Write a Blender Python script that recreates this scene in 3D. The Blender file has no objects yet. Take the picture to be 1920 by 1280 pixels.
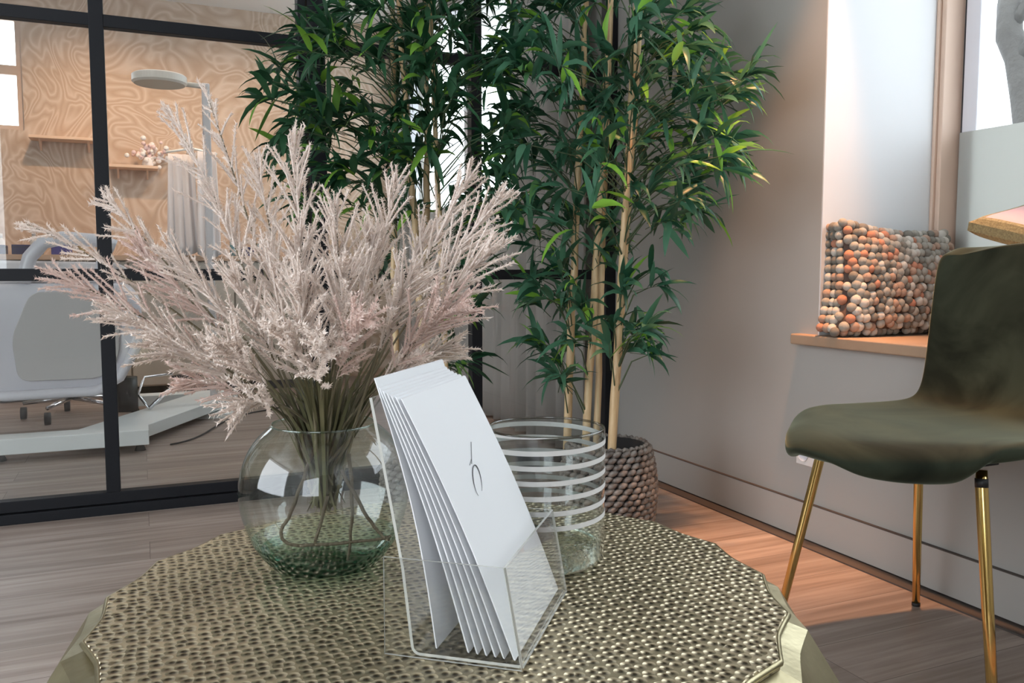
import bpy, math, random
from mathutils import Vector, Matrix
random.seed(7)
PI = math.pi
SC = bpy.context.scene
COL = SC.collection

# ------------------------------------------------------------------ camera
F_PX = 1590.0; YAW = math.radians(23.6); PIT = math.radians(4.6); EYE = 0.78
cam_d = bpy.data.cameras.new('camera'); cam = bpy.data.objects.new('camera', cam_d); COL.objects.link(cam)
cam_d.sensor_width = 36.0; cam_d.lens = 36.0 * F_PX / 1920.0
cam_d.clip_start = 0.02; cam_d.clip_end = 200
cam.location = (0, 0, EYE)
cam.rotation_euler = (PI/2 - PIT, 0, -YAW)
SC.camera = cam

# ------------------------------------------------------------------ world, exposure, daylight
SC.view_settings.view_transform = 'Standard'; SC.view_settings.look = 'None'
SC.view_settings.gamma = 1.0; SC.view_settings.use_curve_mapping = False
SC.view_settings.exposure = 0.5
w = bpy.data.worlds.new('overcast_sky'); SC.world = w; w.use_nodes = True
bg = w.node_tree.nodes['Background']; bg.inputs[0].default_value = (0.86, 0.93, 1.0, 1); bg.inputs[1].default_value = 4.0

def area(name, loc, rot, sx, sy, power, col, portal=False):
    d = bpy.data.lights.new(name, 'AREA'); d.shape = 'RECTANGLE'; d.size = sx; d.size_y = sy
    d.energy = power; d.color = col
    if portal: d.cycles.is_portal = True
    o = bpy.data.objects.new(name, d); COL.objects.link(o); o.location = loc; o.rotation_euler = rot
    return o
def spot(name, loc, aim, power, col, angle, blend=0.6, radius=0.03):
    d = bpy.data.lights.new(name, 'SPOT'); d.energy = power; d.color = col
    d.spot_size = math.radians(angle); d.spot_blend = blend; d.shadow_soft_size = radius
    o = bpy.data.objects.new(name, d); COL.objects.link(o); o.location = loc
    o.rotation_euler = (Vector(aim) - Vector(loc)).to_track_quat('-Z', 'Y').to_euler()
    return o
DAY = (0.86, 0.93, 1.0)
# portals in the window openings (sky sampling), added area lamps for daylight from unseen windows behind and left
area('portal_right', (2.30, 0.45, 1.55), (0, PI/2, 0), 1.9, 2.8, 1, (1, 1, 1), True)
area('portal_far', (1.95, 5.1, 1.55), (0, PI/2, 0), 1.9, 2.4, 1, (1, 1, 1), True)
area('daylight_fill_back', (-2.02, -2.72, 1.65), (-PI/2, 0, 0), 1.75, 1.7, 46, DAY)
area('daylight_fill_left', (-2.92, 0.6, 1.6), (0, -PI/2, 0), 1.9, 2.6, 18, DAY)
# warm ceiling spots along the window wall and in the treatment room
WARM = (1.0, 0.47, 0.21)
spot('ceiling_spot_a', (1.56, 1.50, 2.58), (1.52, 2.16, 0), 150, WARM, 32)
spot('ceiling_spot_b', (1.70, 1.52, 2.58), (1.45, 1.40, 0), 170, WARM, 38)
spot('treatment_spot_a', (-0.3, 5.3, 2.55), (-0.2, 6.3, 1.2), 34, (1.0, 0.64, 0.38), 95, 0.9)
spot('treatment_spot_b', (0.8, 5.3, 2.55), (0.5, 6.3, 1.2), 26, (1.0, 0.66, 0.42), 95, 0.9)
area('treatment_fill', (0.0, 4.6, 2.62), (0, 0, 0), 1.6, 1.0, 34, (1.0, 0.95, 0.90))  # unseen area lamp overhead that brightens the treatment room

# ------------------------------------------------------------------ node helpers
def new_mat(name):
    m = bpy.data.materials.new(name); m.use_nodes = True
    nt = m.node_tree
    for n in list(nt.nodes): nt.nodes.remove(n)
    out = nt.nodes.new('ShaderNodeOutputMaterial')
    return m, nt, out
def N(nt, typ, **kw):
    n = nt.nodes.new(typ)
    for k, v in kw.items():
        if k in ('inp',):
            for a, b in v.items(): n.inputs[a].default_value = b
        else: setattr(n, k, v)
    return n
def L(nt, a, b): nt.links.new(a, b)
def rgba(c): return (c[0], c[1], c[2], 1)
def ramp(nt, stops, interp='LINEAR'):
    r = nt.nodes.new('ShaderNodeValToRGB'); cr = r.color_ramp; cr.interpolation = interp
    while len(cr.elements) < len(stops): cr.elements.new(0.5)
    for e, (p, c) in zip(cr.elements, stops): e.position = p; e.color = rgba(c)
    return r
def pbr(name, col, rough=0.5, metal=0.0, bump=None, spec=0.5, vary=None, sheen=0.0, coat=0.0, emit=None):
    """bump=(scale,strength,distance); vary=(scale,colour2)"""
    m, nt, out = new_mat(name)
    p = N(nt, 'ShaderNodeBsdfPrincipled'); p.inputs['Base Color'].default_value = rgba(col)
    p.inputs['Roughness'].default_value = rough; p.inputs['Metallic'].default_value = metal
    p.inputs['Specular IOR Level'].default_value = spec
    if sheen: p.inputs['Sheen Weight'].default_value = sheen; p.inputs['Sheen Roughness'].default_value = 0.4
    if coat: p.inputs['Coat Weight'].default_value = coat
    if emit: p.inputs['Emission Color'].default_value = rgba(emit[0]); p.inputs['Emission Strength'].default_value = emit[1]
    tc = N(nt, 'ShaderNodeTexCoord')
    if vary:
        nz = N(nt, 'ShaderNodeTexNoise', inp={'Scale': vary[0], 'Detail': 4.0}); L(nt, tc.outputs['Object'], nz.inputs['Vector'])
        r = ramp(nt, [(0.35, col), (0.68, vary[1])]); L(nt, nz.outputs['Fac'], r.inputs['Fac']); L(nt, r.outputs['Color'], p.inputs['Base Color'])
    if bump:
        nz = N(nt, 'ShaderNodeTexNoise', inp={'Scale': bump[0], 'Detail': 3.0}); L(nt, tc.outputs['Object'], nz.inputs['Vector'])
        b = N(nt, 'ShaderNodeBump', inp={'Strength': bump[1], 'Distance': bump[2]}); L(nt, nz.outputs['Fac'], b.inputs['Height'])
        L(nt, b.outputs['Normal'], p.inputs['Normal'])
    L(nt, p.outputs[0], out.inputs['Surface'])
    return m
def thin_glass(name, tint=(0.97, 0.98, 0.97), edge=None, gain=1.0, rough=0.0, ior=1.45, edge_pow=0.9):
    m, nt, out = new_mat(name)
    tr = N(nt, 'ShaderNodeBsdfTransparent'); tr.inputs['Color'].default_value = rgba(tint)
    if edge:
        gg = N(nt, 'ShaderNodeNewGeometry'); dd = N(nt, 'ShaderNodeVectorMath', operation='DOT_PRODUCT')
        L(nt, gg.outputs['Normal'], dd.inputs[0]); L(nt, gg.outputs['Incoming'], dd.inputs[1])
        aa = N(nt, 'ShaderNodeMath', operation='ABSOLUTE'); L(nt, dd.outputs['Value'], aa.inputs[0])
        oo = N(nt, 'ShaderNodeMath', operation='SUBTRACT'); oo.inputs[0].default_value = 1.0; L(nt, aa.outputs[0], oo.inputs[1])
        r = ramp(nt, [(0.0, tint), (edge_pow*.6, tint), ((1+edge_pow)/2*.85, tuple((a+b)/2 for a, b in zip(tint, edge))), (1.0, edge)])
        L(nt, oo.outputs[0], r.inputs['Fac']); L(nt, r.outputs['Color'], tr.inputs['Color'])
    gl = N(nt, 'ShaderNodeBsdfGlossy'); gl.inputs['Roughness'].default_value = rough; gl.inputs['Color'].default_value = (1, 1, 1, 1)
    ge = N(nt, 'ShaderNodeNewGeometry'); dt = N(nt, 'ShaderNodeVectorMath', operation='DOT_PRODUCT')
    L(nt, ge.outputs['Normal'], dt.inputs[0]); L(nt, ge.outputs['Incoming'], dt.inputs[1])
    ab = N(nt, 'ShaderNodeMath', operation='ABSOLUTE'); L(nt, dt.outputs['Value'], ab.inputs[0])
    om = N(nt, 'ShaderNodeMath', operation='SUBTRACT'); om.inputs[0].default_value = 1.0; L(nt, ab.outputs[0], om.inputs[1])
    pw = N(nt, 'ShaderNodeMath', operation='POWER'); pw.inputs[1].default_value = 4.5; L(nt, om.outputs[0], pw.inputs[0])
    f0 = ((ior-1)/(ior+1))**2
    mu = N(nt, 'ShaderNodeMath', operation='MULTIPLY_ADD'); mu.inputs[1].default_value = (1-f0)*min(gain, 1.0)*0.8; mu.inputs[2].default_value = f0*gain; mu.use_clamp = True
    L(nt, pw.outputs[0], mu.inputs[0])
    mx = N(nt, 'ShaderNodeMixShader'); L(nt, mu.outputs[0], mx.inputs[0]); L(nt, tr.outputs[0], mx.inputs[1]); L(nt, gl.outputs[0], mx.inputs[2])
    L(nt, mx.outputs[0], out.inputs['Surface'])
    return m

def wood_floor():
    m, nt, out = new_mat('wood_plank_floor')
    p = N(nt, 'ShaderNodeBsdfPrincipled'); p.inputs['Roughness'].default_value = 0.42
    tc = N(nt, 'ShaderNodeTexCoord')
    br = N(nt, 'ShaderNodeTexBrick', inp={'Scale': 1.0, 'Mortar Size': 0.0010, 'Mortar Smooth': 0.2, 'Brick Width': 1.25, 'Row Height': 0.165, 'Color1': (0.2, 0.2, 0.2, 1), 'Color2': (0.8, 0.8, 0.8, 1), 'Mortar': (0, 0, 0, 1)})
    br.offset = 0.37
    L(nt, tc.outputs['Object'], br.inputs['Vector'])
    mp = N(nt, 'ShaderNodeMapping'); mp.inputs['Scale'].default_value = (0.8, 17.0, 1)
    L(nt, tc.outputs['Object'], mp.inputs['Vector'])
    ad = N(nt, 'ShaderNodeVectorMath', operation='ADD'); sc = N(nt, 'ShaderNodeVectorMath', operation='SCALE'); sc.inputs['Scale'].default_value = 7.0
    L(nt, br.outputs['Color'], sc.inputs[0]); L(nt, mp.outputs[0], ad.inputs[0]); L(nt, sc.outputs[0], ad.inputs[1])
    nz = N(nt, 'ShaderNodeTexNoise', inp={'Scale': 1.6, 'Detail': 7.0, 'Roughness': 0.62, 'Distortion': 0.5}); L(nt, ad.outputs[0], nz.inputs['Vector'])
    r = ramp(nt, [(0.25, (0.17, 0.122, 0.098)), (0.45, (0.27, 0.208, 0.174)), (0.6, (0.36, 0.290, 0.252)), (0.78, (0.46, 0.39, 0.35))])
    L(nt, nz.outputs['Fac'], r.inputs['Fac'])
    hs = N(nt, 'ShaderNodeHueSaturation'); L(nt, r.outputs['Color'], hs.inputs['Color'])
    mr = N(nt, 'ShaderNodeMapRange', inp={'From Min': 0.1, 'From Max': 0.9, 'To Min': 0.84, 'To Max': 1.16}); L(nt, br.outputs['Color'], mr.inputs['Value']); L(nt, mr.outputs[0], hs.inputs['Value'])
    mx = N(nt, 'ShaderNodeMixRGB'); mx.inputs['Color2'].default_value = (0.13, 0.095, 0.078, 1)
    L(nt, br.outputs['Fac'], mx.inputs['Fac']); L(nt, hs.outputs['Color'], mx.inputs['Color1']); L(nt, mx.outputs['Color'], p.inputs['Base Color'])
    b = N(nt, 'ShaderNodeBump', inp={'Strength': 0.25, 'Distance': 0.002}); L(nt, nz.outputs['Fac'], b.inputs['Height']); L(nt, b.outputs['Normal'], p.inputs['Normal'])
    L(nt, p.outputs[0], out.inputs['Surface'])
    return m
def swirl_wallpaper():
    m, nt, out = new_mat('peach_swirl_wallpaper')
    p = N(nt, 'ShaderNodeBsdfPrincipled'); p.inputs['Roughness'].default_value = 0.8
    tc = N(nt, 'ShaderNodeTexCoord')
    wv = N(nt, 'ShaderNodeTexNoise', inp={'Scale': 1.7, 'Detail': 2.0, 'Distortion': 1.6}); L(nt, tc.outputs['Object'], wv.inputs['Vector'])
    mu = N(nt, 'ShaderNodeMath', operation='MULTIPLY'); mu.inputs[1].default_value = 34.0; L(nt, wv.outputs['Fac'], mu.inputs[0])
    fr = N(nt, 'ShaderNodeMath', operation='PINGPONG'); fr.inputs[1].default_value = 1.0; L(nt, mu.outputs[0], fr.inputs[0])
    r = ramp(nt, [(0.0, (0.50, 0.36, 0.26)), (0.5, (0.56, 0.42, 0.32)), (1.0, (0.66, 0.53, 0.43))]); L(nt, fr.outputs[0], r.inputs['Fac'])
    L(nt, r.outputs['Color'], p.inputs['Base Color']); L(nt, p.outputs[0], out.inputs['Surface'])
    return m
def hammered_brass(name, c_hi, c_lo, cell=118, rough=0.36, dist=0.004):
    m, nt, out = new_mat(name)
    p = N(nt, 'ShaderNodeBsdfPrincipled'); p.inputs['Metallic'].default_value = 1.0; p.inputs['Roughness'].default_value = rough
    tc = N(nt, 'ShaderNodeTexCoord')
    nz = N(nt, 'ShaderNodeTexNoise', inp={'Scale': 9.0, 'Detail': 3.0}); L(nt, tc.outputs['Object'], nz.inputs['Vector'])
    vo = N(nt, 'ShaderNodeTexVoronoi', inp={'Scale': cell, 'Randomness': 0.50}); vo.feature = 'F1'
    mp = N(nt, 'ShaderNodeMapping'); mp.inputs['Scale'].default_value = (1, 1, 0.25); L(nt, tc.outputs['Object'], mp.inputs['Vector']); L(nt, mp.outputs[0], vo.inputs['Vector'])
    dr = ramp(nt, [(0.08, (0, 0, 0)), (0.58, (1, 1, 1))]); L(nt, vo.outputs['Distance'], dr.inputs['Fac'])
    cr = ramp(nt, [(0.0, c_lo), (0.26, tuple(b*1.6 for b in c_lo)), (0.55, tuple(a*.8 for a in c_hi)), (0.85, c_hi)]); L(nt, dr.outputs['Color'], cr.inputs['Fac'])
    hs = N(nt, 'ShaderNodeHueSaturation'); mr = N(nt, 'ShaderNodeMapRange', inp={'From Min': 0.3, 'From Max': 0.7, 'To Min': 0.8, 'To Max': 1.15})
    L(nt, nz.outputs['Fac'], mr.inputs['Value']); L(nt, mr.outputs[0], hs.inputs['Value']); L(nt, cr.outputs['Color'], hs.inputs['Color']); L(nt, hs.outputs['Color'], p.inputs['Base Color'])
    b = N(nt, 'ShaderNodeBump', inp={'Strength': 0.9, 'Distance': dist}); L(nt, dr.outputs['Color'], b.inputs['Height']); L(nt, b.outputs['Normal'], p.inputs['Normal'])
    L(nt, p.outputs[0], out.inputs['Surface'])
    return m
def leaf_mat(name, dark, mid, bright):
    m, nt, out = new_mat(name)
    p = N(nt, 'ShaderNodeBsdfPrincipled'); p.inputs['Roughness'].default_value = 0.38; p.inputs['Specular IOR Level'].default_value = 0.45
    ge = N(nt, 'ShaderNodeNewGeometry')
    r = ramp(nt, [(0.0, dark), (0.55, mid), (0.86, tuple(a*1.3 for a in mid)), (0.93, bright)]); L(nt, ge.outputs['Random Per Island'], r.inputs['Fac'])
    L(nt, r.outputs['Color'], p.inputs['Base Color'])
    t = N(nt, 'ShaderNodeBsdfTranslucent'); L(nt, r.outputs['Color'], t.inputs['Color'])
    mx = N(nt, 'ShaderNodeMixShader'); mx.inputs[0].default_value = 0.3; L(nt, p.outputs[0], mx.inputs[1]); L(nt, t.outputs[0], mx.inputs[2]); L(nt, mx.outputs[0], out.inputs['Surface'])
    return m
def translucent(name, col, amount=0.5, rough=0.8, bump=None):
    m, nt, out = new_mat(name)
    p = N(nt, 'ShaderNodeBsdfPrincipled'); p.inputs['Base Color'].default_value = rgba(col); p.inputs['Roughness'].default_value = rough
    t = N(nt, 'ShaderNodeBsdfTranslucent'); t.inputs['Color'].default_value = rgba(col)
    mx = N(nt, 'ShaderNodeMixShader'); mx.inputs[0].default_value = amount; L(nt, p.outputs[0], mx.inputs[1]); L(nt, t.outputs[0], mx.inputs[2]); L(nt, mx.outputs[0], out.inputs['Surface'])
    return m
def cane_mat():
    m, nt, out = new_mat('bamboo_cane')
    p = N(nt, 'ShaderNodeBsdfPrincipled'); p.inputs['Roughness'].default_value = 0.45
    tc = N(nt, 'ShaderNodeTexCoord'); mp = N(nt, 'ShaderNodeMapping'); mp.inputs['Scale'].default_value = (60, 60, 3); L(nt, tc.outputs['Object'], mp.inputs['Vector'])
    nz = N(nt, 'ShaderNodeTexNoise', inp={'Scale': 1.0, 'Detail': 3.0}); L(nt, mp.outputs[0], nz.inputs['Vector'])
    r = ramp(nt, [(0.3, (0.44, 0.28, 0.13)), (0.6, (0.66, 0.48, 0.27)), (0.8, (0.42, 0.38, 0.18))]); L(nt, nz.outputs['Fac'], r.inputs['Fac']); L(nt, r.outputs['Color'], p.inputs['Base Color'])
    L(nt, p.outputs[0], out.inputs['Surface']); return m
def velvet():
    m, nt, out = new_mat('olive_velvet')
    p = N(nt, 'ShaderNodeBsdfPrincipled'); p.inputs['Roughness'].default_value = 0.85
    p.inputs['Sheen Weight'].default_value = 0.55; p.inputs['Sheen Roughness'].default_value = 0.32; p.inputs['Sheen Tint'].default_value = (0.42, 0.5, 0.38, 1)
    p.inputs['Specular IOR Level'].default_value = 0.2
    tc = N(nt, 'ShaderNodeTexCoord'); nz = N(nt, 'ShaderNodeTexNoise', inp={'Scale': 5.0, 'Detail': 4.0, 'Distortion': 1.2}); L(nt, tc.outputs['Object'], nz.inputs['Vector'])
    r = ramp(nt, [(0.35, (0.008, 0.011, 0.006)), (0.62, (0.034, 0.041, 0.025))]); L(nt, nz.outputs['Fac'], r.inputs['Fac']); L(nt, r.outputs['Color'], p.inputs['Base Color'])
    L(nt, p.outputs[0], out.inputs['Surface']); return m

M = {}
M['floor'] = wood_floor()
M['greige'] = pbr('greige_paint', (0.385, 0.366, 0.338), 0.7, bump=(220, 0.05, 0.001))
M['white'] = pbr('white_paint', (0.66, 0.67, 0.68), 0.6)
M['ceiling'] = pbr('ceiling_paint', (0.75, 0.74, 0.72), 0.8)
M['swirl'] = swirl_wallpaper()
M['black'] = pbr('black_powder_coated_steel', (0.010, 0.011, 0.014), 0.5, spec=0.25)
M['pane'] = thin_glass('partition_glass', (0.96, 0.97, 0.965), gain=1.1)
M['wpane'] = thin_glass('window_glass', (0.97, 0.98, 0.98))
M['film'] = translucent('frosted_film', (0.62, 0.63, 0.60), 0.5)
M['oak'] = pbr('oak_sill', (0.40, 0.275, 0.185), 0.45, vary=(6, (0.34, 0.225, 0.15)))
M['trimwood'] = pbr('pale_wood_window_frame', (0.62, 0.46, 0.36), 0.5)
M['pvc'] = pbr('white_window_frame', (0.68, 0.69, 0.74), 0.4)
M['dark'] = pbr('dark_gasket', (0.03, 0.03, 0.035), 0.6)
M['edge'] = pbr('dark_strip', (0.075, 0.060, 0.052), 0.7)
M['brass'] = hammered_brass('hammered_brass', (0.58, 0.50, 0.345), (0.070, 0.054, 0.032), 114, rough=0.44, dist=0.0036)
M['brass_side'] = pbr('aged_brass_facet', (0.42, 0.37, 0.23), 0.38, 1.0, bump=(40, 0.35, 0.003), vary=(14, (0.27, 0.23, 0.13)))
M['gold'] = pbr('polished_gold_metal', (0.86, 0.60, 0.22), 0.14, 1.0)
M['velvet'] = velvet()
M['vase'] = thin_glass('green_tinted_glass', (0.885, 0.925, 0.90), edge=(0.30, 0.46, 0.39), gain=1.8, ior=1.5)
M['clear'] = thin_glass('clear_glass', (0.955, 0.97, 0.965), edge=(0.58, 0.60, 0.58), gain=1.3, ior=1.5)
M['acrylic'] = thin_glass('acrylic_sheet', (0.965, 0.97, 0.97), gain=1.0)
M['acrylic_edge'] = pbr('acrylic_edge', (0.56, 0.56, 0.52), 0.2)
M['stripe'] = pbr('white_glass_band', (0.80, 0.79, 0.77), 0.4)
M['paper'] = pbr('white_card', (0.84, 0.85, 0.87), 0.55)
M['paperw'] = pbr('white_card_edge', (0.84, 0.79, 0.78), 0.6)
M['ink'] = pbr('grey_ink', (0.14, 0.14, 0.15), 0.5)
M['plume'] = translucent('blush_pampas', (0.94, 0.83, 0.755), 0.25, 0.9)
M['plume2'] = translucent('pink_pampas', (0.90, 0.73, 0.66), 0.25, 0.9)
M['stem'] = pbr('olive_dry_stem', (0.11, 0.088, 0.045), 0.7, vary=(30, (0.20, 0.17, 0.11)))
M['darktwig'] = pbr('dark_twig', (0.075, 0.052, 0.030), 0.7)
M['blade'] = pbr('olive_grass_blade', (0.15, 0.125, 0.06), 0.65, vary=(18, (0.075, 0.08, 0.035)))
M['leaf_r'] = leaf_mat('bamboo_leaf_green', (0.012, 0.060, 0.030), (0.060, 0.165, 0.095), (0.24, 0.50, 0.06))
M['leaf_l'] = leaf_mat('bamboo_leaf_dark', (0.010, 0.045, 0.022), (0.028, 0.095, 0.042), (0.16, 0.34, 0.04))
M['cane'] = cane_mat()
M['twig'] = pbr('green_twig', (0.06, 0.09, 0.04), 0.6)
M['soil'] = pbr('dark_soil', (0.02, 0.016, 0.012), 0.9, bump=(80, 0.8, 0.01))
M['weave'] = pbr('grey_woven_rush', (0.27, 0.235, 0.205), 0.5, vary=(45, (0.085, 0.07, 0.06)), bump=(160, 0.5, 0.002))
M['weave_in'] = pbr('basket_lining', (0.02, 0.018, 0.018), 0.8)
for k, c in dict(ball_grey=(0.30, 0.28, 0.24), ball_pale=(0.46, 0.43, 0.38), ball_terracotta=(0.42, 0.19, 0.12), ball_tan=(0.34, 0.23, 0.17), ball_dark=(0.17, 0.155, 0.13)).items():
    M[k] = pbr(k.replace('ball_', '') + '_felt', c, 0.95, bump=(260, 0.4, 0.002))
M['cushion_base'] = pbr('dark_cushion_cloth', (0.10, 0.06, 0.045), 0.9)
M['pink'] = pbr('pink_velvet', (0.66, 0.35, 0.34), 0.7, sheen=0.3)
M['goldcloth'] = pbr('gold_woven_trim', (0.34, 0.27, 0.13), 0.8, bump=(300, 0.8, 0.002), vary=(180, (0.22, 0.17, 0.08)))
M['curtain'] = translucent('grey_curtain', (0.62, 0.58, 0.55), 0.3)
M['curtain_dim'] = pbr('taupe_curtain', (0.42, 0.36, 0.33), 0.85)
M['shell'] = pbr('white_moulded_shell', (0.72, 0.71, 0.76), 0.3)
M['shellgrey'] = pbr('pale_grey_panel', (0.56, 0.54, 0.53), 0.4)
M['plate'] = pbr('white_lacquered_steel', (0.83, 0.86, 0.85), 0.3)
M['chrome'] = pbr('chrome', (0.7, 0.7, 0.72), 0.12, 1.0)
M['rubber'] = pbr('black_rubber', (0.012, 0.012, 0.013), 0.5)
M['beige'] = pbr('beige_cabinet', (0.53, 0.475, 0.41), 0.6)
M['worktop'] = pbr('oak_worktop', (0.52, 0.36, 0.25), 0.5)
M['navy'] = pbr('navy_card', (0.03, 0.03, 0.10), 0.5)
M['blue'] = pbr('blue_violet_card', (0.06, 0.05, 0.24), 0.5)
M['robe'] = pbr('white_towelling', (0.70, 0.66, 0.66), 0.95, bump=(120, 0.4, 0.004))
M['shelf'] = pbr('peach_shelf', (0.74, 0.54, 0.40), 0.6)
M['petal'] = pbr('pale_pink_petal', (0.82, 0.64, 0.64), 0.8)
M['petal_w'] = pbr('white_petal', (0.85, 0.82, 0.80), 0.8)
M['lampshade'] = pbr('sage_lamp_disc', (0.45, 0.46, 0.40), 0.4)
M['lamprim'] = pbr('pale_lamp_rim', (0.76, 0.70, 0.62), 0.4)
M['bark'] = pbr('grey_bark', (0.040, 0.036, 0.032), 0.9, bump=(12, 0.9, 0.03), vary=(5, (0.06, 0.056, 0.05)))
M['asphalt'] = pbr('pale_paving', (0.55, 0.55, 0.54), 0.9)
M['render'] = pbr('pale_render', (0.85, 0.86, 0.86), 0.8)
M['slate'] = pbr('blue_slate', (0.06, 0.09, 0.13), 0.5)
M['plastic'] = pbr('white_plastic', (0.72, 0.70, 0.68), 0.35)
M['bluebottle'] = pbr('blue_plastic', (0.15, 0.35, 0.45), 0.4)

# ------------------------------------------------------------------ mesh helpers
class MB:
    def __init__(s): s.v = []; s.f = []; s.mi = []
    def add(s, vs, fs, mi=0):
        o = len(s.v); s.v += [tuple(v) for v in vs]; s.f += [tuple(i+o for i in f) for f in fs]; s.mi += [mi]*len(fs); return s
    def box(s, x0, x1, y0, y1, z0, z1, mi=0):
        v = [(x0,y0,z0),(x1,y0,z0),(x1,y1,z0),(x0,y1,z0),(x0,y0,z1),(x1,y0,z1),(x1,y1,z1),(x0,y1,z1)]
        return s.add(v, [(0,3,2,1),(4,5,6,7),(0,1,5,4),(1,2,6,5),(2,3,7,6),(3,0,4,7)], mi)
    def tube(s, pts, r, n=8, cap=True, mi=0):
        pts = [Vector(p) for p in pts]; rs = r if isinstance(r, (list, tuple)) else [r]*len(pts)
        up = None; vs = []
        for i, p in enumerate(pts):
            t = (pts[min(i+1, len(pts)-1)] - pts[max(i-1, 0)])
            t = t.normalized() if t.length > 1e-9 else Vector((0, 0, 1))
            if up is None: up = t.orthogonal().normalized()
            a = up - t*up.dot(t)
            a = a.normalized() if a.length > 1e-6 else t.orthogonal().normalized()
            up = a; b = t.cross(a)
            for k in range(n):
                q = 2*PI*k/n; vs.append(p + (a*math.cos(q) + b*math.sin(q))*rs[i])
        fs = []
        for i in range(len(pts)-1):
            for k in range(n):
                k2 = (k+1) % n; fs.append((i*n+k, i*n+k2, (i+1)*n+k2, (i+1)*n+k))
        if cap: fs += [tuple(reversed(range(n))), tuple((len(pts)-1)*n+k for k in range(n))]
        return s.add(vs, fs, mi)
    def lathe(s, prof, c=(0, 0), n=64, mi=0, mod=None):
        vs = []
        for i, (r, z) in enumerate(prof):
            for k in range(n):
                a = 2*PI*k/n; rr = r*(mod(a, i) if mod else 1); vs.append((c[0]+rr*math.cos(a), c[1]+rr*math.sin(a), z))
        fs = []
        for i in range(len(prof)-1):
            for k in range(n):
                k2 = (k+1) % n; fs.append((i*n+k, i*n+k2, (i+1)*n+k2, (i+1)*n+k))
        if prof[0][0] > 0.0001: pass
        return s.add(vs, fs, mi)
    def disc(s, c, r, z, n=64, up=True, mod=None, mi=0):
        vs = [(c[0], c[1], z)] + [(c[0]+r*(mod(2*PI*k/n) if mod else 1)*math.cos(2*PI*k/n), c[1]+r*(mod(2*PI*k/n) if mod else 1)*math.sin(2*PI*k/n), z) for k in range(n)]
        fs = [(0, 1+k, 1+(k+1) % n) if up else (0, 1+(k+1) % n, 1+k) for k in range(n)]
        return s.add(vs, fs, mi)
    def ball(s, c, r, n=14, m=9, sq=(1, 1, 1), mi=0):
        vs = [(c[0], c[1], c[2]-r*sq[2])]
        for i in range(1, m):
            t = PI*i/m
            for k in range(n):
                a = 2*PI*k/n; vs.append((c[0]+r*sq[0]*math.sin(t)*math.cos(a), c[1]+r*sq[1]*math.sin(t)*math.sin(a), c[2]-r*sq[2]*math.cos(t)))
        vs.append((c[0], c[1], c[2]+r*sq[2])); fs = []
        for k in range(n): fs.append((0, 1+(k+1) % n, 1+k))
        for i in range(m-2):
            for k in range(n): fs.append((1+i*n+k, 1+i*n+(k+1) % n, 1+(i+1)*n+(k+1) % n, 1+(i+1)*n+k))
        l = len(vs)-1
        for k in range(n): fs.append((l, 1+(m-2)*n+k, 1+(m-2)*n+(k+1) % n))
        return s.add(vs, fs, mi)
    def prism(s, poly, a, b, axis='y', mi=0):
        """poly: 2-D outline; axis y: (x,z) outline extruded from y=a to y=b; axis z: (x,y)"""
        n = len(poly)
        if axis == 'y': vs = [(p[0], a, p[1]) for p in poly] + [(p[0], b, p[1]) for p in poly]
        elif axis == 'x': vs = [(a, p[0], p[1]) for p in poly] + [(b, p[0], p[1]) for p in poly]
        else: vs = [(p[0], p[1], a) for p in poly] + [(p[0], p[1], b) for p in poly]
        fs = [tuple(range(n)), tuple(reversed(range(n, 2*n)))] + [(i, i+n, (i+1) % n+n, (i+1) % n) for i in range(n)]
        return s.add(vs, fs, mi)
    def xf(s, mat):
        s.v = [tuple(mat @ Vector(v)) for v in s.v]; return s
    def build(s, name, mats, parent=None, smooth=False, bevel=0, subsurf=0, solid=0):
        me = bpy.data.meshes.new(name); me.from_pydata(s.v, [], s.f)
        mats = mats if isinstance(mats, (list, tuple)) else [mats]
        for m in mats: me.materials.append(m)
        if len(mats) > 1: me.polygons.foreach_set('material_index', s.mi)
        import bmesh
        if len(s.f) < 60000 and smooth != 'raw':
            b = bmesh.new(); b.from_mesh(me); bmesh.ops.recalc_face_normals(b, faces=b.faces); b.to_mesh(me); b.free()
        if smooth: me.polygons.foreach_set('use_smooth', [True]*len(me.polygons))
        o = bpy.data.objects.new(name, me); COL.objects.link(o)
        if parent:
            o.parent = parent
            o.matrix_parent_inverse = Matrix.Identity(4); off = parent.location
            me.transform(Matrix.Translation(-Vector(off_world(parent))))
        if solid:
            q = o.modifiers.new('solid', 'SOLIDIFY'); q.thickness = solid; q.offset = 0
        if bevel:
            q = o.modifiers.new('bevel', 'BEVEL'); q.width = bevel; q.segments = 3; q.limit_method = 'ANGLE'; q.angle_limit = 0.6
        if subsurf:
            q = o.modifiers.new('sub', 'SUBSURF'); q.levels = subsurf; q.render_levels = subsurf
        return o
def off_world(o):
    v = Vector((0, 0, 0))
    while o: v += o.location; o = o.parent
    return v
def tag(o, label=None, cat=None, group=None, kind=None):
    if label: o['label'] = label
    if cat: o['category'] = cat
    if group: o['group'] = group
    if kind: o['kind'] = kind
    return o
def thing(name, loc, label, cat, group=None):
    o = bpy.data.objects.new(name, None); COL.objects.link(o); o.location = loc; o.empty_display_size = 0.05
    return tag(o, label, cat, group)
def struct(name, mb, m, parent=None, **kw):
    o = mb.build(name, m, parent, **kw)
    if not parent: o['kind'] = 'structure'
    return o
def sroot(name, loc=(0, 0, 0)):
    o = bpy.data.objects.new(name, None); COL.objects.link(o); o.location = loc; o['kind'] = 'structure'; return o
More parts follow.
